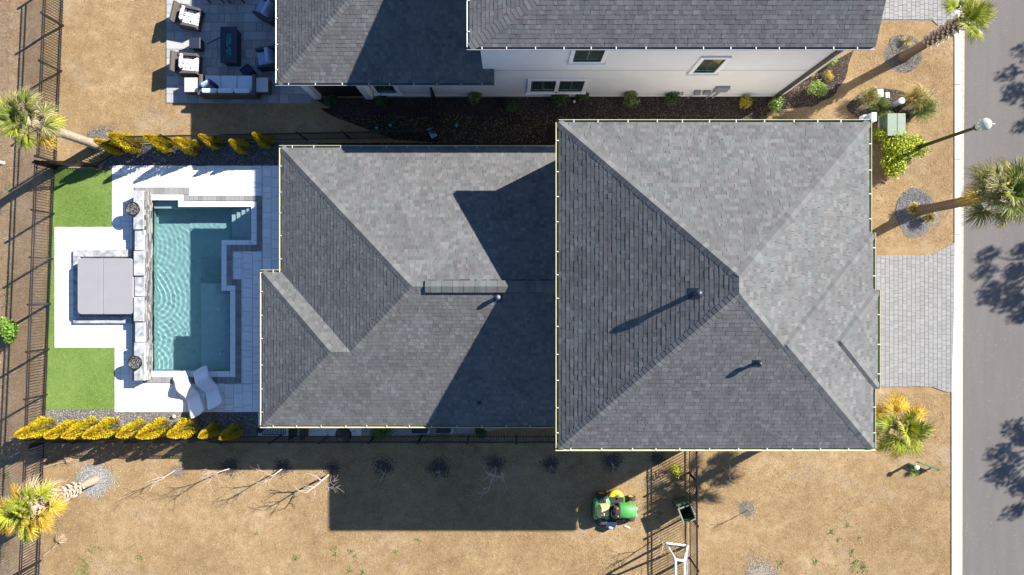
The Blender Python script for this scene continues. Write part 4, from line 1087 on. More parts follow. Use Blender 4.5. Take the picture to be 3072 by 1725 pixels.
# ------------------------------------------------------------------ BARE TREES
def grow(m, p, d, L_, r, depth, rnd, spread=.5, gz=.08, kink=.22, first=True):
    pts, rad = [p.copy()], [r]; n = 4
    for i in range(n):
        d = (d+Vector((rnd.uniform(-kink, kink), rnd.uniform(-kink, kink), rnd.uniform(-kink, kink)*.6+gz))).normalized()
        p = p+d*L_/n; pts.append(p.copy()); rad.append(r*(1-.38*(i+1)/n))
        if depth > 0 and i >= 1:
            for _ in range(1 if rnd.random() < .75 else 2):
                a = rnd.uniform(0, 6.28); o = d.orthogonal().normalized(); o.rotate(Matrix.Rotation(a, 3, d))
                grow(m, p, (d*(1-spread)+o*spread).normalized(), L_*rnd.uniform(.5, .75), rad[-1]*.6, depth-1, rnd, spread, gz, kink, False)
    m.tube(pts, rad, 5 if r > .01 else 4, caps=True)
def bare_tree(px, py, h, label, r=.035, seed=1, tilt=(0, 0), depth=3, spread=.55, tk=.45, group='bare saplings on the lawn', leaves=None, crown=.5):
    rnd = random.Random(seed); c = P(px, py); t = thing('bare_tree', label, 'tree', (c.x, c.y, 0), 0, group)
    m = MB(); top = Vector((tilt[0], tilt[1], h*tk)); m.tube([(0,0,0), tuple(top*.5+Vector((.02,.01,0))), tuple(top)], [r, r*.85, r*.7], 7); m.build('trunk', M['twig'], t, world=False)
    for k in range(3):
        m = MB(); a = k*2.1+rnd.uniform(-.3, .3); d = Vector((math.cos(a)*crown, math.sin(a)*crown, 1)).normalized()
        grow(m, top.copy(), (d+Vector((tilt[0], tilt[1], 0))*.3).normalized(), h*(1-tk)*.55, r*.55, depth-1, rnd, spread)
        m.build('branch', M['twig'], t, world=False)
    if leaves:
        m = MB(); leafcloud(m, (tilt[0], tilt[1], h*.75), (.45, .45, .35), leaves, .03, [(.45,.42,.06),(.35,.36,.05)], rnd); m.build('leaf_spray', M['leaf'], t, world=False, kind='stuff')
for i, (x_, y_, h, r, tl, dp, cr, lab) in enumerate([
    (524,1412,2.2,.028,(.05,0),2,.25,'thin bare sapling with a long shadow, leftmost below the lower fence'),
    (690,1406,2.2,.030,(-.1,.1),3,.4,'bare sapling with twiggy top, second from the left on the lower lawn'),
    (846,1407,2.1,.032,(-.1,-.05),3,.5,'forked bare sapling, third from the left on the lower lawn'),
    (985,1425,2.5,.05,(0,.05),3,.9,'thick pale bare tree at the edge of the wide house shadow'),
    (1158,1408,1.3,.024,(0,-.05),2,1.0,'small looping bare sapling in the house shadow below the wing'),
    (1318,1410,1.2,.022,(.05,0),2,.8,'small two stemmed bare sapling, centre of the house shadow'),
    (1486,1400,2.6,.045,(0,-.1),3,.9,'widely branched pale bare tree in the house shadow'),
    (1652,1398,.8,.018,(0,0),2,.8,'tiny bare sapling under the corner of the tall roof'),
    (1836,1392,1.1,.02,(0,0),2,.7,'small bare sapling below the tall roof above the mower'),
    (2165,1400,1.8,.024,(.1,-.1),2,.5,'bare sapling right of the fence inside the palm shadow'),
    (2243,1530,1.3,.018,(0,0),2,.2,'twin stemmed bare sapling on the open lower right lawn')]):
    bare_tree(x_, y_, h, lab, r, 40+i, tl, dp, .55, .42, crown=cr)
bare_tree(1975, 1610, 1.9, 'sparse yellow leaved sapling at the top of the white goal', .026, 77, (.05,-.1), 3, .5, .4, leaves=60, crown=.7)

# trees across the street: they stand out of the picture and shade the road
def street_tree(shx, shy, h, r, label, seed, n=2600, squash=1):
    rnd = random.Random(seed); g_ = P(shx, shy); c = Vector((g_.x+SUN.x/SUN.z*h, g_.y+SUN.y/SUN.z*h, 0))
    t = thing('street_tree', label, 'tree', tuple(c), 0, 'trees across the street')
    m = MB(); m.tube([(0,0,0),(.05,0,h*.5),(0,.05,h*.85)], [.2,.15,.08], 9); m.build('trunk', M['bark2'], t, world=False)
    m = MB(); k = MB()
    for i in range(17):
        a = i*2.4; q = r*math.sqrt((i+.4)/17); e = Vector((q*math.cos(a), q*math.sin(a)*squash, h+rnd.uniform(-.5, .5)*r*.5))
        m.tube([(0,0,h*rnd.uniform(.5, .8)), tuple(e*.6+Vector((0,0,h*.35))), tuple(e)], [.05,.03,.012], 5)
        leafcloud(k, e, (r*.30, r*.20, r*.2), n//17, .085, [(.05,.10,.02),(.08,.13,.03)], rnd, aspect=.45)
    m.build('branch', M['bark2'], t, world=False); k.build('crown', M['leaf'], t, world=False)
street_tree(3115, 250, 6.0, 1.7, 'leafy street tree out past the upper right corner', 1, 2200)
street_tree(3050, 845, 6.5, 1.75, 'leafy street tree out past the right edge near the driveway', 2, 2600)
street_tree(3075, 1400, 6.2, 1.9, 'leafy street tree out past the lower right edge', 3, 2800)

# ------------------------------------------------------------------ LOUNGERS
def lounger(foot, head, label):
    f, h = P(*foot), P(*head); d = (h-f).to_2d(); L_ = d.length; ang = math.atan2(d.y, d.x)
    t = thing('pool_lounger', label, 'lounger', (f.x, f.y, 0), ang, 'white pool loungers'); n = 26; prof = []
    for i in range(n+1):
        u = i/n
        z = .12+.30*math.exp(-((u-.30)/.17)**2)+.14*max(0, u-.45)+.85*max(0, u-.58)**1.25*1.35-.03*math.exp(-((u-.55)/.1)**2)
        prof.append((u*L_, z))
    m = MB(); rows = []; W = .34
    for i, (x_, z_) in enumerate(prof):
        u = i/n; w_ = W*(1-.10*math.sin(math.pi*u)+(.05 if u > .85 else 0))*(1 if 0 < i < n else .9); row = []
        for j in range(9):
            v = j/8*2-1; row.append(Vector((x_-.04*(1-v*v)*(1 if u < .1 else 0)+(.05*(1-v*v) if u > .95 else 0), v*w_, .04+z_-.035*(1-v*v)-(0 if abs(v) < 1 else .02))))
        rows.append(m.add(row))
    for i in range(n):
        for j in range(8): m.face((rows[i]+j, rows[i+1]+j, rows[i+1]+j+1, rows[i]+j+1))
    lo = []
    for i, (x_, z_) in enumerate(prof):
        lo.append(m.add([Vector((m.v[rows[i]+j][0], m.v[rows[i]+j][1], m.v[rows[i]+j][2]-.05)) for j in range(9)]))
    for i in range(n):
        for j in range(8): m.face((lo[i]+j, lo[i]+j+1, lo[i+1]+j+1, lo[i+1]+j))
        m.face((rows[i], lo[i], lo[i+1], rows[i+1])); m.face((rows[i]+8, rows[i+1]+8, lo[i+1]+8, lo[i]+8))
    for j in range(8): m.face((rows[0]+j, rows[0]+j+1, lo[0]+j+1, lo[0]+j)); m.face((rows[n]+j, lo[n]+j, lo[n]+j+1, rows[n]+j+1))
    m.build('seat', M['lounger'], t, world=False, smooth=True)
    m = MB(); m.box(.12, -.22, .04, .75*L_, .22, .13); m.box(.66*L_, -.2, .04, .74*L_, .2, .20); m.build('base', M['lounger'], t, world=False)
lounger((541,1122), (612,1236), 'white moulded lounger standing half in the sun, left of the pair by the pool')
lounger((603,1106), (664,1212), 'white moulded lounger in the shade, right of the pair by the pool')
c = P(521, 1250, .1); m = MB(); m.lathe([(.0,-.03),(.06,-.02),(.085,.03),(.07,.09),(.0,.12)], (c.x, c.y, .04), 14)
tag(m.build('garden_light', M['tabletop'], smooth=True), 'small round grey globe light in the gravel left of the loungers', 'light')

# ------------------------------------------------------------------ NEIGHBOUR'S PATIO
def npc(t):
    k = random.choice([.26, .30, .34, .38, .32]); return (k, k*.985, k*.97)
pp = [(500,-330),(935,-330),(935,311),(500,309)]
pd = sheet('patio', pp, M['joint'], .010)
r_ = rect_w((500,-60,840,309)); r2 = rect_w((840,200,935,310))
tl = [t for t in (clip_rect(q, r_) for q in ashlar(r_, .38, [.25,.38,.38,.57,.76], 'x', 9)) if t]+[t for t in (clip_rect(q, r2) for q in ashlar(r2, .38, [.38,.57], 'x', 9)) if t]
lay(tl, pd, M['deckpaver'], 'paver', .012, .0, .035, npc, key=lambda t: -((t[0] < X(820)))*1.0)
def soft(m, x0, y0, z0, x1, y1, z1, r=.05, Mx=None): m.prism(rrect(x0, y0, x1, y1, [r]*4, 3), z0, z1, inset=min(r, (z1-z0)*.4), M=Mx)
def club_chair(px, py, rz, label, cush, frame='wicker'):
    c = P(px, py); t = thing('patio_chair', label, 'armchair', (c.x, c.y, .035), rz, 'wicker patio chairs')
    W = .44   # chair faces +X
    m = MB(); m.prism([(-.42,-W),(.42,-W+.03),(.42,-W+.13),(-.38,-W+.13)], .04, .60, inset=.02); m.build('arm', M[frame], t, world=False)
    m = MB(); m.prism([(-.38,W-.13),(.42,W-.13),(.42,W-.03),(-.42,W)], .04, .60, inset=.02); m.build('arm', M[frame], t, world=False)
    m = MB(); Mx = Matrix.Translation((-.36, 0, .04)) @ Matrix.Rotation(R(-12), 4, 'Y'); m.cbox(-.06, -W+.02, 0, .06, W-.02, .82, .02, Mx); m.build('backrest', M[frame], t, world=False)
    m = MB(); m.box(-.36, -W+.12, .05, .40, W-.12, .30); m.build('seat_frame', M[frame], t, world=False)
    m = MB(); soft(m, -.26, -W+.14, .30, .40, W-.14, .46, .05); m.build('seat_cushion', M[cush], t, world=False)
    m = MB(); Mx = Matrix.Translation((-.26, 0, .44)) @ Matrix.Rotation(R(-70), 4, 'Y'); soft(m, -.02, -W+.14, -.07, .46, W-.14, .07, .05, Mx); m.build('back_cushion', M[cush], t, world=False)
club_chair(583, 64, R(-13), 'upper left patio armchair with black and white patterned cushions', 'pattern')
club_chair(580, 203, R(-3), 'lower left patio armchair with black and white patterned cushions', 'pattern')
club_chair(812, 42, R(152), 'upper right patio armchair with blue cushions beside the roof edge', 'blue', 'darktrim')
club_chair(814, 185, R(187), 'lower right patio armchair with blue cushions beside the roof edge', 'blue', 'darktrim')
c = P(601, 142); t = thing('side_table', 'small square dark box table between the two patterned armchairs', 'side table', (c.x, c.y, .035), 0)
m = MB(); m.prism([(-.2,-.2),(.2,-.2),(.2,.2),(-.2,.2)], 0, .46); m.build('base', M['slate'], t, world=False)
m = MB(); m.cbox(-.23, -.23, .46, .23, .23, .50, .01); m.build('table_top', M['slate'], t, world=False)
c = P(704, 150); t = thing('fire_table', 'long dark fire table with teal glass stones in the middle of the patio', 'fire table', (c.x, c.y, .035), 0)
m = MB(); m.prism([(-.29,-.70),(.29,-.70),(.29,.70),(-.29,.70)], 0, .55); m.build('base', M['slate'], t, world=False)
m = MB()
for (a, b_, c2, d) in ((-.34,-.75,-.12,.75),(.12,-.75,.34,.75),(-.12,-.75,.12,-.50),(-.12,.50,.12,.75)): m.box(a, b_, .55, c2, d, .60)
m.build('table_top', M['slate'], t, world=False)
m = MB()
for i in range(420): k = random.uniform(.4, 1.6); m.cc = (k, k, k); m.stone((random.uniform(-.11, .11), random.uniform(-.49, .49), .575+random.uniform(0, .015)), random.uniform(.012, .022), .8)
m.build('fire_glass', M['glassfire'], t, world=False, kind='stuff')
m = MB(); m.tube([(P(622,133).x, P(622,133).y, .05), (P(680,104).x, P(680,104).y, .05)], .015, 6); tag(m.build('gas_hose', M['rubber']), 'thin dark hose from the small box table to the fire table', 'hose')
c = P(750, 220); t = thing('floor_pouf', 'dark navy square pouf turned on its corner above the sofa', 'pouf', (c.x, c.y, .035), R(38))
m = MB(); soft(m, -.23, -.23, 0, .23, .23, .38, .06); m.build('cushion', M['navy'], t, world=False, smooth=False)
c = P(700, 267); t = thing('patio_sofa', 'long three seat wicker sofa with pale blue cushions at the patio edge', 'sofa', (c.x, c.y, .035), 0)
m = MB(); m.cbox(-1.18, -.46, .04, 1.18, -.34, .74, .02); m.build('backrest', M['wicker'], t, world=False)
for s in (-1, 1): m = MB(); m.cbox(min(s*1.18, s*1.04), -.34, .04, max(s*1.18, s*1.04), .44, .60, .02); m.build('arm', M['wicker'], t, world=False)
m = MB(); m.box(-1.04, -.34, .06, 1.04, .42, .28); m.build('seat_frame', M['wicker'], t, world=False)
for i in range(3):
    m = MB(); soft(m, -1.02+i*.68, -.30, .28, -1.02+(i+1)*.68-.01, .44, .44, .05); m.build('seat_cushion', M['pale'], t, world=False)
    m = MB(); Mx = Matrix.Translation((0, -.30, .44)) @ Matrix.Rotation(R(14), 4, 'X'); soft(m, -1.00+i*.68, -.02, 0, -1.02+(i+1)*.68-.03, .17, .40, .07, Mx); m.build('back_cushion', M['pale'], t, world=False)
for (dx_, dy_, rz_, mt, lab) in ((-.86,.02,.5,'blue','light blue scatter pillow on the left end of the long sofa'),(-.60,.03,-.7,'navy','dark navy scatter pillow tilted on the long sofa')):
    p = thing('scatter_pillow', lab, 'pillow', (c.x+dx_, c.y+dy_, .49), rz_); m = MB(); soft(m, -.22, -.08, 0, .22, .08, .36, .07); m.build('cover', M[mt], p, world=False)
for (px, lab) in ((593,'left'), (797,'right')):
    c = P(px, 266); t = thing('end_table', f'square pale topped end table at the {lab} end of the long sofa', 'side table', (c.x, c.y, .035), 0, 'end tables of the sofa')
    m = MB(); m.box(-.28, -.28, .04, .28, .28, .50); m.build('base', M['wicker'], t, world=False)
    m = MB(); m.cbox(-.30, -.30, .50, .30, .30, .53, .01); m.build('table_top', M['tabletop'], t, world=False)
for (px, lab) in ((654,'left'), (714,'right')):
    c = P(px, -10); t = thing('sling_chair', f'pale sling chair cut off by the top edge, {lab} one of two', 'chair', (c.x, c.y, .035), R(90), 'sling chairs at the top edge')
    m = MB(); m.cbox(-.27, -.30, .40, .30, .30, .45, .02); m.build('seat', M['pale'], t, world=False)
    m = MB(); m.cbox(-.32, -.30, .45, -.26, .30, .95, .02); m.build('backrest', M['pale'], t, world=False)
    for a in (-.28, .27):
        for b_ in (-.29, .29): m = MB(); m.box(a-.02, b_-.02, 0, a+.02, b_+.02, .40); m.build('leg', M['slate'], t, world=False)

# ------------------------------------------------------------------ MOWER
c = P(1842, 1519); t = thing('riding_mower', 'green riding mower with yellow seat and yellow cutting deck on the tan lawn', 'riding mower', (c.x, c.y, 0), R(-2))
def part(nm, mat, fn, sm=False, par=None):
    m = MB(); fn(m); return m.build(nm, M[mat], par or t, world=False, smooth=sm)
def hull(xs):                                        # lofted rounded body: (x, half width, z bottom, z top)
    def f(m):
        rows = []
        for x_, w_, zb, zt in xs:
            ring = []
            for (a, b_) in ((-1,0),(-1,.55),(-.86,.82),(-.5,.97),(0,1),(.5,.97),(.86,.82),(1,.55),(1,0)): ring.append(Vector((x_, a*w_, zb+(zt-zb)*b_)))
            rows.append(m.add(ring))
        for a, b_ in zip(rows, rows[1:]):
            for k in range(8): m.face((a+k, a+k+1, b_+k+1, b_+k))
        m.face(tuple(rows[0]+8-k for k in range(9))); m.face(tuple(rows[-1]+k for k in range(9)))
    return f
part('hood', 'green', hull([(.10,.27,.35,.78),(.16,.29,.34,.82),(.5,.29,.34,.80),(.72,.27,.34,.75),(.84,.22,.36,.68),(.88,.14,.40,.58)]), True)
part('grille', 'rubber', lambda m: m.box(.80, -.19, .36, .90, .19, .56))
for s in (-1, 1): part('headlight', 'lampglass', lambda m: m.cbox(.80, min(s*.08, s*.2), .56, .875, max(s*.08, s*.2), .66, .01))
part('fender', 'green', hull([(-.92,.36,.30,.42),(-.86,.46,.28,.50),(-.55,.48,.28,.52),(-.30,.46,.26,.46),(-.22,.30,.24,.38)]), True)
part('footrest', 'rubber', lambda m: (m.box(-.22, .24, .28, .34, .47, .33), m.box(-.22, -.47, .28, .34, -.24, .33)))
part('running_board', 'green', lambda m: (m.box(-.26, .20, .24, .40, .50, .275), m.box(-.26, -.50, .24, .40, -.20, .275)))
part('frame', 'rubber', lambda m: m.box(-.85, -.20, .18, .80, .20, .36))
part('dashboard', 'rubber', lambda m: m.cbox(-.10, -.21, .5, .14, .21, .92, .03))
part('seat_base', 'yellow', lambda m: soft(m, -.70, -.25, .48, -.28, .25, .56, .07))
part('seat', 'seat', lambda m: soft(m, -.68, -.235, .56, -.30, .235, .62, .07))
part('seat_back', 'seat', lambda m: soft(m, -.13, -.235, -.04, .16, .235, .05, .08, Matrix.Translation((-.73, 0, .72)) @ Matrix.Rotation(R(-68), 4, 'Y')))
part('bumper', 'rubber', lambda m: m.tube([(-.98,-.3,.45),(-1.02,-.1,.5),(-1.02,.1,.5),(-.98,.3,.45)], .02, 8))
def wheelring(m):
    Mx = Matrix.Translation((-.08, 0, .98)) @ Matrix.Rotation(R(-28), 4, 'Y')
    pts = [Mx @ Vector((.19*math.cos(a), .19*math.sin(a), 0)) for a in [2*math.pi*i/20 for i in range(21)]]; m.tube(pts, .016, 7, caps=False)
    for a in (0, 2.1, 4.2): m.tube([Mx @ Vector((0,0,-.02)), Mx @ Vector((.18*math.cos(a), .18*math.sin(a), 0))], .013, 6)
    m.tube([Mx @ Vector((0,0,-.22)), Mx @ Vector((0,0,0))], .025, 8)
sw = part('steering_wheel', 'rubber', wheelring)
part('lever', 'orange', lambda m: (m.tube([(.02,.17,.7),(-.02,.22,.98)], .012, 6), m.cbox(-.05,.19,.97,.02,.26,1.01,.01)))
part('lever', 'yellow', lambda m: m.tube([(.05,-.1,.9),(.0,-.12,1.0)], .018, 6))
part('cup_holder', 'rubber', lambda m: m.lathe([(.06,.0),(.065,.04),(.05,.04),(.045,.0)], (-.55,.36,.51), 14))
part('control_plate', 'rubber', lambda m: m.cbox(-.70, .29, .49, -.42, .42, .53, .008))
def tyre(x_, y_, r, wd, s):
    def f(m):
        Mx = Matrix.Translation((x_, y_, r)) @ Matrix.Rotation(R(90), 4, 'X')
        m.lathe([(r*.55,-wd/2),(r*.93,-wd/2),(r,-wd/3),(r,wd/3),(r*.93,wd/2),(r*.55,wd/2)], n=22, M=Mx)
    wl = part('wheel', 'rubber', f)
    m = MB(); Mx = Matrix.Translation((x_, y_, r)) @ Matrix.Rotation(R(90), 4, 'X')
    m.lathe([(0,-wd*.40),(r*.4,-wd*.42),(r*.57,-wd*.5),(r*.57,wd*.5),(r*.4,wd*.42),(.0,wd*.40)], n=20, M=Mx); m.build('rim', M['yellow'], wl, world=False)
for s in (-1, 1): tyre(-.58, s*.52, .27, .22, s); tyre(.68, s*.44, .19, .15, s)
def dk(m):
    m.lathe([(.30,.10),(.33,.12),(.33,.20),(.26,.25),(.15,.26),(.12,.22),(0,.22)], (.04,.42,0), 26)
    m.lathe([(.28,.10),(.30,.12),(.30,.20),(.24,.25),(.1,.25),(0,.22)], (.10,-.22,0), 26); m.prism([(-.2,-.2),(.34,-.2),(.36,.4),(-.26,.4)], .10, .22)
part('cutting_deck', 'yellow', dk, True)
part('deck_motor', 'rubber', lambda m: m.lathe([(.09,.22),(.09,.30),(.05,.33),(0,.33)], (.04,.42,0), 16))
c = P(1829, 1568); t2 = thing('storage_bin', 'dark navy fabric bin with a pale label leaning against the mower', 'bin', (c.x, c.y, 0), R(-18))
m = MB(); m.prism([(-.20,-.15),(.20,-.15),(.22,.17),(-.22,.17)], 0, .32, inset=.02); m.build('body', M['navy'], t2, world=False)
m = MB(); m.box(-.05, -.14, .321, .14, -.05, .33); m.build('label_patch', M['blue'], t2, world=False)
m = MB(); m.box(-.23, -.25, .0, .2, -.17, .02); m.build('flap', M['greygutter'], t2, world=False)
c = P(1880, 1580); t2 = thing('work_gloves', 'pair of pale grey blue gloves lying on the lawn below the mower', 'gloves', (c.x, c.y, 0), R(-22))
for k in range(2):
    m = MB(); x_ = -.07+k*.12
    soft(m, x_-.05, -.035, 0, x_+.05, .035, .03, .02)
    for q in range(4): m.tube([(x_+.04, -.03+q*.018, .015), (x_+.10, -.036+q*.022, .012)], .009, 5)
    m.build('glove', M['tabletop'], t2, world=False)

# ------------------------------------------------------------------ WHEELED BIN
c = P(2044, 1519); t = thing('wheeled_bin', 'open dark green wheeled bin with its lid hanging behind beside the fence', 'bin', (c.x, c.y, 0), R(21))
m = MB()
def taper(m, a, b_, z0, z1, inner=False):
    lo = [(-a[0],-a[1]),(a[0],-a[1]),(a[0],a[1]),(-a[0],a[1])]; hi = [(-b_[0],-b_[1]),(b_[0],-b_[1]),(b_[0],b_[1]),(-b_[0],b_[1])]
    n = m.add([(x_,y_,z0) for x_, y_ in lo]+[(x_,y_,z1) for x_, y_ in hi])
    for i in range(4): j = (i+1) % 4; f = (n+i, n+j, n+4+j, n+4+i); m.face(f[::-1] if inner else f)
    m.face((n,n+1,n+2,n+3) if inner else (n+3,n+2,n+1,n))
taper(m, (.19,.24), (.27,.31), .08, .96); taper(m, (.16,.21), (.24,.28), .12, .965, True); m.build('body', M['bin'], t, world=False)
m = MB()
for (a, b_, c2, d) in ((-.30,-.34,.30,-.28),(-.30,.28,.30,.34),(-.30,-.28,-.24,.28),(.24,-.28,.30,.28)): m.cbox(a, b_, .94, c2, d, .985, .01)
m.build('rim', M['binrim'], t, world=False)
m = MB(); m.tube([(-.22,.40,.90),(.22,.40,.90)], .018, 8); m.tube([(-.22,.40,.90),(-.22,.32,.92)], .018, 8); m.tube([(.22,.40,.90),(.22,.32,.92)], .018, 8); m.build('handle', M['bin'], t, world=False)
m = MB(); m.cbox(-.29, .42, .22, .29, .47, .90, .01); m.build('lid', M['bin'], t, world=False)
for s in (-1, 1): m = MB(); m.lathe([(.13,-.03),(.13,.03),(.0,.03)], n=18, M=Matrix.Translation((s*.26,.28,.13)) @ Matrix.Rotation(R(90), 4, 'Y')); m.build('wheel', M['rubber'], t, world=False)

# ------------------------------------------------------------------ GOAL
a0, b0 = P(1996, 1628), P(2062, 1636); t = thing('football_goal', 'white pipe goal frame beside the fence at the bottom edge', 'goal', (a0.x, a0.y, 0), 0)
a1_, b1_ = Vector((a0.x, a0.y, 1.8)), Vector((X(2053, 1.8), Y(1683, 1.8), 1.8)); far = 3.2
def tb(nm, pts, r=.05): m = MB(); m.tube(pts, r, 10); m.build(nm, M['pvc'], t)
tb('ground_bar', [a0+Vector((0,0,.05)), b0+Vector((0,0,.05))]); tb('post', [a0+Vector((0,0,.05)), a1_]); tb('stay', [b0+Vector((0,0,.05)), b1_]); tb('top_bar', [a1_, b1_], .045)
tb('crossbar', [a1_, a1_+Vector((.0,-far,0))]); tb('crossbar', [b1_, b1_+Vector((.0,-far,0))], .045)
tb('post', [a1_+Vector((0,-far,0)), (a0.x, a1_.y-far, .05)]); tb('stay', [b1_+Vector((0,-far,0)), (b0.x, b1_.y-far, .05)]); tb('ground_bar', [(a0.x, a1_.y-far, .05), (b0.x, b1_.y-far, .05)]); tb('ground_bar', [b0+Vector((0,0,.05)), (b0.x, b1_.y-far, .05)], .03)
m = MB()
for i in range(18):
    q = i/18*far; m.tube([b1_+Vector((0,-q,0)), (b0.x, b0.y-.0-q, .06)], .004, 4)
for j in range(8):
    q = j/8; p = b1_.lerp(Vector((b0.x, b1_.y, .06)), q); m.tube([p, p+Vector((0,-far,0))], .004, 4)
m.build('net', M['pvc'], t, kind='stuff')

# ------------------------------------------------------------------ STREET LAMP, UTILITIES, MARKERS
c = P(2735, 449); t = thing('street_lamp', 'tall black street lamp with a pale glass top reaching over the kerb', 'street lamp', (c.x, c.y, 0), 0)
m = MB(); m.lathe([(.22,0),(.22,.12),(.15,.22),(.12,.5),(.09,.75),(.075,.9)], n=16); m.build('base', M['black'], t, world=False, smooth=True)
m = MB(); m.lathe([(.075,.85),(.06,3.9),(.07,3.95),(.12,4.02),(.13,4.12)], n=16); m.build('post', M['black'], t, world=False, smooth=True)
m = MB(); m.lathe([(.11,4.12),(.17,4.22),(.205,4.42),(.20,4.52)], n=24); m.build('lamp_globe', M['lampglass'], t, world=False, smooth=True)
m = MB(); m.lathe([(.215,4.50),(.225,4.54),(.19,4.60),(.10,4.65),(0,4.67)], n=24); m.build('lamp_lid', M['lampglass'], t, world=False, smooth=True)
for i in range(10):
    a = i*.628; m = MB(); m.box(-.012, -.006, 4.40, .012, .03, 4.53, Matrix.Rotation(a, 4, 'Z') @ Matrix.Translation((0, .195, 0))); m.build('rib', M['pvc'], t, world=False)
m = MB(); m.box(.2, -.02, 4.56, .30, .02, 4.60); m.build('photocell', M['greylip'], t, world=False)
c = P(2662, 386); t = thing('utility_box', 'pale green pad mounted utility box between the roof corner and hedge', 'utility box', (c.x, c.y, 0), 0)
m = MB(); m.box(-.40, -.52, 0, .40, .52, .06); m.build('pad', M['concrete'], t, world=False)
m = MB(); m.cbox(-.36, -.42, .06, .36, .46, .66, .02); m.build('cabinet', M['utility'], t, world=False)
m = MB(); m.cbox(-.38, -.46, .66, .02, .48, .70, .01); m.cbox(.03, -.46, .66, .38, .48, .70, .01); m.build('lid', M['utility'], t, world=False)
c = P(2664, 322); t = thing('round_pedestal', 'round grey utility pedestal with a white cap among the grasses', 'utility pedestal', (c.x, c.y, 0), 0)
m = MB(); m.lathe([(.11,0),(.11,1.02)], n=22); m.build('body', M['grey'], t, world=False, smooth=True)
m = MB(); m.lathe([(.125,.98),(.125,1.04),(.10,1.06),(0,1.065)], n=22); m.build('cap', M['pvc'], t, world=False)
for (px, py, s, lab) in ((2640,280,.13,'larger square pale utility lid beside the straw grass'),(2661,286,.09,'smaller pale utility lid right of the larger one')):
    c = P(px, py); t = thing('utility_hatch', lab, 'utility hatch', (c.x, c.y, 0), R(4)); m = MB(); m.cbox(-s, -s*1.3, 0, s, s*1.3, .05, .01); m.build('cover', M['tabletop'], t, world=False); m = MB(); m.box(-s*1.1,-s*1.4,0,s*1.1,s*1.4,.02); m.build('frame', M['grey'], t, world=False)
c = P(2726, 1392); t = thing('marker_post', 'short marker post with a round white cap beside the lower right palm', 'post', (c.x, c.y, 0), 0)
m = MB(); m.lathe([(.055,0),(.055,.58)], n=14); m.build('post', M['signgreen'], t, world=False)
m = MB(); m.lathe([(.10,.57),(.10,.60),(.07,.64),(0,.655)], n=20); m.build('cap', M['pvc'], t, world=False, smooth=True)
a, b_ = P(2752, 1386, .25), P(2812, 1408, .3); d = (b_-a).to_2d(); t = thing('green_sign', 'narrow green sign blade seen edge on right of the white capped marker', 'sign', (a.x, a.y, 0), math.atan2(d.y, d.x))
m = MB(); m.box(0, -.025, .18, d.length, .025, .42); m.build('blade', M['signgreen'], t, world=False); m = MB(); m.tube([(d.length-.04,0,0),(d.length-.04,0,.50)], .03, 10); m.build('post', M['signgreen'], t, world=False)
c = P(8, 489, .1); t = thing('white_pipe', 'white plastic pipe end poking in at the left edge', 'pipe', (c.x, c.y, 0), R(-8))
m = MB(); m.tube([(-.6,0,.35),(.25,0,.35)], .055, 12); m.build('tube', M['pvc'], t, world=False); m = MB(); m.tube([(-.3,0,.3),(-.3,0,-.3)], .03, 8); m.build('leg', M['pvc'], t, world=False)
for (px, py, rz_, L_, lab) in ((170,1393,14,1.1,'dead palm frond lying across the fence line at the lower left'),(158,1648,36,.9,'dead palm frond on the lawn under the lower left palm')):
    c = P(px, py); t = thing('dead_frond', lab, 'dead frond', (c.x, c.y, .03), R(rz_), 'fallen dead fronds')
    m = MB(); m.tube([(-L_/2,0,.03),(0,.03,.05),(L_/2,0,.02)], [.02,.016,.006], 6); m.build('stalk', M['boot'], t, world=False); f = link('blade_fan', FR['dead'][0], t, (-L_*.25, 0, .12), (0, .1, .3), (.7, .7, .5))
    f.location = (L_*.1, 0, .12)
# bits between the house wing and the fence
c = P(786, 1287); t = thing('plant_pot', 'empty round brown pot at the wing corner by the railing', 'pot', (c.x, c.y, .04), 0)
m = MB(); m.lathe([(.09,0),(.12,.22),(.125,.24),(.105,.24),(.09,.16),(0,.16)], n=20); m.build('body', M['bark2'], t, world=False)
t = thing('metal_railing', 'low dark metal railing lying along the pavers at the wing corner', 'railing', (X(815), Y(1292), .04), 0)
for i in range(15): m = MB(); m.box(X(795)+i*.068, Y(1300), .30, X(795)+i*.068+.022, Y(1268), .33); m.build('bar', M['black'], t)
for yy in (1269, 1300): m = MB(); m.box(X(793), Y(yy)-.015, .27, X(858), Y(yy)+.015, .30); m.build('rail', M['black'], t)
t = thing('metal_gate', 'small dark metal gate from the wing to the lower fence', 'gate', (X(905), Y(1290), .04), 0)
for xx in (892, 925): m = MB(); m.box(X(xx)-.02, Y(1305), .05, X(xx)+.02, Y(1262), 1.1); m.build('stile', M['black'], t)
for i in range(6):
    m = MB(); y_ = Y(1303)+i*.11; m.tube([(X(892), y_-.1, 1.0), (X(925), y_+.12, 1.0)], .01, 5); m.build('bar', M['black'], t)
c = P(1045, 1292); t = thing('kettle_grill', 'round black kettle grill between the wing eave and fence', 'grill', (c.x, c.y, .0), 0)
m = MB(); m.lathe([(.05,.5),(.26,.62),(.33,.80),(.33,.84)], n=28); m.build('bowl', M['black'], t, world=False, smooth=True)
m = MB(); m.lathe([(.34,.84),(.31,.95),(.20,1.05),(.06,1.10),(.05,1.14),(0,1.14)], n=28); m.build('lid', M['black'], t, world=False, smooth=True)
for k in range(3): a = k*2.09; m = MB(); m.tube([(.2*math.cos(a), .2*math.sin(a), .6), (.3*math.cos(a), .3*math.sin(a), 0)], .015, 6); m.build('leg', M['greylip'], t, world=False)
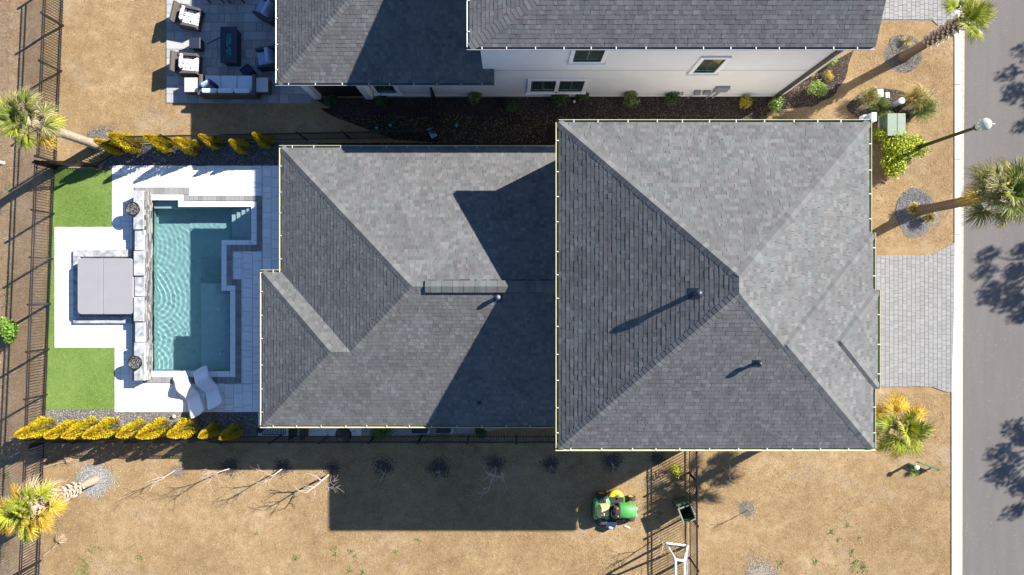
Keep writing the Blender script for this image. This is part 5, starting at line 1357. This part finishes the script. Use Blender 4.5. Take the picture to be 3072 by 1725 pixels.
for (px, lab) in ((1264,'left'), (1334,'right')):
    c = P(px, 1270); t = thing('condenser_unit', f'air conditioning unit on a pale pad under the wing eave, {lab} of two', 'air conditioner', (c.x, c.y, 0), 0, 'air conditioning units')
    m = MB(); m.prism(rrect(-.38, -.42, .38, .42, [.08]*4, 3), 0, .10); m.build('pad', M['concrete'], t, world=False)
    m = MB(); m.cbox(-.30, -.28, .10, .30, .34, .72, .02); m.build('cabinet', M['slate'], t, world=False); m = MB(); m.lathe([(.24,.72),(.24,.74),(.05,.75)], n=18); m.build('fan_grille', M['rubber'], t, world=False)
c = P(1722, 306); m = MB(); m.lathe([(.055,0),(.055,.12),(.03,.14),(0,.14)], (c.x, c.y, 0), 14); tag(m.build('pipe_cap', M['pvc']), 'small round white pipe cap in the mulch below the window pair', 'pipe cap')
for i, (px, py, lab) in enumerate([(1130,384,'left of two below the small window'),(1171,376,'right of two below the small window'),(1370,376,'alone right of the short fence')]):
    c = P(px, py); m = MB(); m.lathe([(.07,0),(.07,.03),(.0,.035)], (c.x, c.y, .005), 14); tag(m.build('valve_cover', M['teal']), 'round teal valve cover in the shaded yard, '+lab, 'valve cover', 'teal valve covers')
c = P(1297, 398, .8); t = thing('foam_float', 'folded pale blue foam float hung on the shaded fence corner', 'float', (c.x, c.y, .8), R(-65))
for k in range(3): m = MB(); soft(m, -.22, -.13+k*.09, 0, .22, -.055+k*.09, .05, .03); m.build('segment', M['blue'], t, world=False)
# bicycle by the neighbour's driveway
c = P(2672, -24); t = thing('bicycle', 'dark bicycle leaning by the upper roof corner, cut off by the top edge', 'bicycle', (c.x, c.y, 0), R(18))
for x_ in (-.5, .5):
    Mx = Matrix.Translation((x_, 0, .34)) @ Matrix.Rotation(R(62), 4, 'X')
    m = MB(); m.tube([Mx @ Vector((.33*math.cos(a), .33*math.sin(a), 0)) for a in [6.2832*i/26 for i in range(27)]], .018, 6, caps=False); wl = m.build('wheel', M['rubber'], t, world=False)
    m = MB()
    for k in range(12): a = k*.5236; m.tube([Mx @ Vector((0,0,0)), Mx @ Vector((.32*math.cos(a), .32*math.sin(a), 0))], .003, 4)
    m.build('spoke', M['greylip'], wl, world=False, kind='stuff')
m = MB()
for a, b_ in (((-.5,0,.34),(-.15,.02,.75)),((-.5,0,.34),(-.08,.0,.32)),((-.15,.02,.75),(-.08,0,.32)),((-.08,0,.32),(.35,.03,.75)),((-.15,.02,.75),(.35,.03,.78)),((.35,.03,.8),(.5,0,.34))): m.tube([a, b_], .018, 6)
m.build('frame', M['slate'], t, world=False)
m = MB(); m.tube([(.33,-.25,.95),(.36,0,.9),(.33,.25,.95)], .013, 6); m.build('handlebar', M['black'], t, world=False); m = MB(); soft(m, -.28, -.06, .82, -.05, .06, .88, .04); m.build('saddle', M['black'], t, world=False)

# ------------------------------------------------------------------ STONES, BLADES, LITTER
def scatter_stones(name, polys_px, n, smin, smax, cols, z=.012):
    V, F, C = [], [], []; m = MB(); polys = [[tuple(P(*q).xy) for q in p] for p in polys_px]; ar = [abs(area(p)) for p in polys]
    for _ in range(n):
        p = random.choices(polys, ar)[0]; xs = [q[0] for q in p]; ys = [q[1] for q in p]
        for _t in range(20):
            x_, y_ = random.uniform(min(xs), max(xs)), random.uniform(min(ys), max(ys)); ins = False; j = len(p)-1
            for i in range(len(p)):
                if (p[i][1] > y_) != (p[j][1] > y_) and x_ < (p[j][0]-p[i][0])*(y_-p[i][1])/(p[j][1]-p[i][1])+p[i][0]: ins = not ins
                j = i
            if ins: break
        else: continue
        m.cc = mul(random.choice(cols), random.uniform(.8, 1.2)); m.stone((x_, y_, z), random.uniform(smin, smax))
    return tag(m.build(name, M['gravel']), kind='stuff')
DARKST = [(.03,.03,.035),(.05,.05,.055),(.09,.09,.10),(.16,.16,.17),(.30,.30,.30),(.07,.06,.06),(.22,.18,.14)]
scatter_stones('gravel', [[(300,510),(346,450),(402,434),(838,428),(838,496),(337,497)]], 5200, .014, .034, [(.03,.03,.035),(.05,.05,.055),(.02,.02,.03),(.09,.09,.10),(.22,.22,.23)])
scatter_stones('gravel', [[(140,1229),(345,1229),(345,1237),(775,1237),(775,1303),(138,1303)]], 6500, .013, .030, DARKST+[(.4,.38,.35),(.30,.2,.14)])
scatter_stones('gravel', [blob_px(2742,632,52,66)], 3000, .012, .026, [(.12,.13,.15),(.20,.21,.24),(.30,.31,.34),(.08,.09,.10)])
scatter_stones('mulch_chips', [blob_px(2710,160,54,58), blob_px(2650,318,98,48), blob_px(305,420,50,38)], 3600, .010, .028, [(.05,.045,.04),(.12,.10,.09),(.18,.16,.14),(.03,.028,.025)])
scatter_stones('mulch_chips', [[(1500,295),(2335,292),(2550,160),(2530,235),(2495,290),(2440,315),(2330,328),(2250,350),(1500,343)]], 5200, .010, .028, [(.04,.03,.025),(.09,.06,.05),(.22,.16,.12),(.03,.025,.02)])
scatter_stones('gravel', [blob_px(285,1440,54,48)], 1500, .010, .024, [(.22,.22,.22),(.30,.30,.30),(.40,.38,.35),(.12,.13,.15)])

def ring_chips(name, cx, cy, r, n, cols, smin=.010, smax=.028):
    m = MB()
    for _ in range(n):
        a = random.uniform(0, 6.28); q = r*(abs(random.gauss(0, .52))**.8)*(1+.15*math.sin(3*a+cx)+.1*math.sin(5*a+cy))
        if q > r*1.7: continue
        c = P(cx+q*math.cos(a), cy+q*math.sin(a)*.92); m.cc = mul(random.choice(cols), random.uniform(.8, 1.2)); m.stone((c.x, c.y, .008), random.uniform(smin, smax), .4)
    return tag(m.build(name, M['gravel']), kind='stuff')
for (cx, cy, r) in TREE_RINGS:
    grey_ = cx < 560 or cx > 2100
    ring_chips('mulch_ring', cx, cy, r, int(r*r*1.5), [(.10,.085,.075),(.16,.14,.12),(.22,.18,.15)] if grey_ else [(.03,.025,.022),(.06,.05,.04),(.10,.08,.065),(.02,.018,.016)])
ring_chips('mulch_ring', 2282, 1728, 58, 5200, [(.22,.18,.15),(.30,.25,.21),(.16,.13,.11),(.38,.33,.28)])
ring_chips('gravel', 285, 1440, 58, 3600, [(.24,.24,.24),(.32,.32,.32),(.40,.39,.37),(.16,.17,.19)])
ring_chips('mulch_ring', 305, 420, 50, 2600, [(.14,.13,.12),(.22,.21,.2),(.08,.075,.07)])
ring_chips('gravel', 2790, 650, 40, 1500, [(.24,.24,.25),(.32,.32,.34),(.16,.17,.19)])
block = [rect_w(q) for q in [(150,497,960,1240),(137,1225,790,1308),(1640,380,2400,1330),(300,430,960,500),(500,-200,940,311),(930,-200,2340,345),(2380,725,2900,1180),(2380,-200,2900,60),(2855,-300,4000,3000),(930,430,1700,1240)]]
def blades(name, n, region, cols, lmin, lmax, wd, flat, mat, z0=0.0, avoid=True, zfn=None):
    a = rect_w(region); x_ = rng.uniform(a[0], a[2], n); y_ = rng.uniform(a[1], a[3], n); keep = np.ones(n, bool)
    if avoid:
        for b_ in block: keep &= ~((x_ > b_[0]) & (x_ < b_[2]) & (y_ > b_[1]) & (y_ < b_[3]))
    x_, y_ = x_[keep], y_[keep]; n = len(x_); th = rng.uniform(0, 2*np.pi, n); L_ = rng.uniform(lmin, lmax, n); el = rng.uniform(*flat, n)
    z_ = np.full(n, z0)
    if zfn is not None: z_ = zfn(x_)
    d = np.stack([np.cos(th)*np.cos(el), np.sin(th)*np.cos(el), np.sin(el)], 1)*L_[:, None]; s = np.stack([-np.sin(th), np.cos(th), np.zeros(n)], 1)*wd
    b0 = np.stack([x_, y_, z_+.004], 1); V = np.empty((n*3, 3)); V[0::3] = b0-s; V[1::3] = b0+s; V[2::3] = b0+d
    F = np.arange(n*3).reshape(n, 3); cc = np.array(cols)[rng.integers(0, len(cols), n)]*rng.uniform(.75, 1.25, n)[:, None]
    return tag(fast_mesh(name, V, F, cc, mat), kind='stuff')
TAN = [(.46,.34,.20),(.36,.25,.135),(.26,.17,.085),(.16,.10,.05),(.50,.39,.25),(.13,.085,.04)]
blades('dry_grass', 330000, (135,-60,2870,1790), TAN, .03, .075, .0065, (.05, .6), M['blade'])
blades('bank_grass', 36000, (-60,-60,137,1790), TAN+[(.30,.21,.13)]*4, .03, .09, .007, (.05, .6), M['blade'], avoid=False, zfn=lambda x_: np.where(x_ > XB, 0, np.where(x_ > XB-1.6, (x_-XB)*.1375, -.22+(x_-XB+1.6)*.2147)))
GR = [(.12,.21,.035),(.18,.28,.06),(.25,.34,.10),(.08,.15,.025),(.34,.36,.16)]
for rg in [(166,508,335,680),(140,1044,344,1227),(144,681,164,1043)]: blades('turf_pile', 26000 if rg[2]-rg[0] > 50 else 6000, rg, GR, .018, .035, .004, (.5, 1.4), M['blade'], .016, False)
LIT = [(.30,.18,.09),(.24,.14,.075),(.40,.29,.18),(.34,.22,.11),(.44,.34,.23),(.15,.09,.05)]
for (rg, n_) in [((2560,60,2862,745), 9000), ((2640,1180,2855,1330), 2200), ((2560,150,2620,350), 900), ((2280,320,2600,360), 900)]: blades('leaf_litter', n_, rg, LIT, .02, .045, .010, (0, .35), M['blade'], .006, False)
blades('road_grit', 900, (2895,-40,3120,1780), [(.5,.48,.45),(.35,.33,.3)], .01, .03, .008, (0, .2), M['blade'], .004, False)

m = MB(); rr = random.Random(12)
for i in range(150):
    pl_, (xa, ya, xb, yb) = rr.choice([(N_, (3.5,2.5,9.5,5.0)), (S_, (3.5,-5.0,9.5,-2.4)), (W_, (1.7,-3,3.5,3)), (E_, (9.5,-1,11.4,3)), (SS, (-6,-5,0,-1)), (NN, (-6,1,0,5)), (WW, (-8.4,1.2,-6.5,3))])
    p = pl_.pt(rr.uniform(xa, xb), rr.uniform(ya, yb))+Vector((0, 0, .03)); a = rr.uniform(0, 6.28); l = rr.uniform(.015, .045)
    m.cc = rr.choice([(.22,.14,.07),(.12,.08,.05),(.35,.27,.16),(.06,.05,.04)]); u = Vector((math.cos(a), math.sin(a), 0))*l; v = Vector((-math.sin(a), math.cos(a), 0))*l*.35
    u.z = -pl_.p*(pl_.d.x*u.x+pl_.d.y*u.y); v.z = -pl_.p*(pl_.d.x*v.x+pl_.d.y*v.y); m.quad(p-u, p+v, p+u, p-v)
for i in range(120):
    p = P(rr.uniform(170, 785), rr.uniform(500, 1235), .046)
    if inside(p.x, p.y): continue
    a = rr.uniform(0, 6.28); l = rr.uniform(.012, .035); m.cc = rr.choice([(.22,.14,.07),(.12,.08,.05),(.30,.22,.12)])
    u = Vector((math.cos(a), math.sin(a), 0))*l; v = Vector((-math.sin(a), math.cos(a), 0))*l*.4; m.quad(p-u, p+v, p+u, p-v)
tag(m.build('fallen_leaves', M['blade']), kind='stuff')
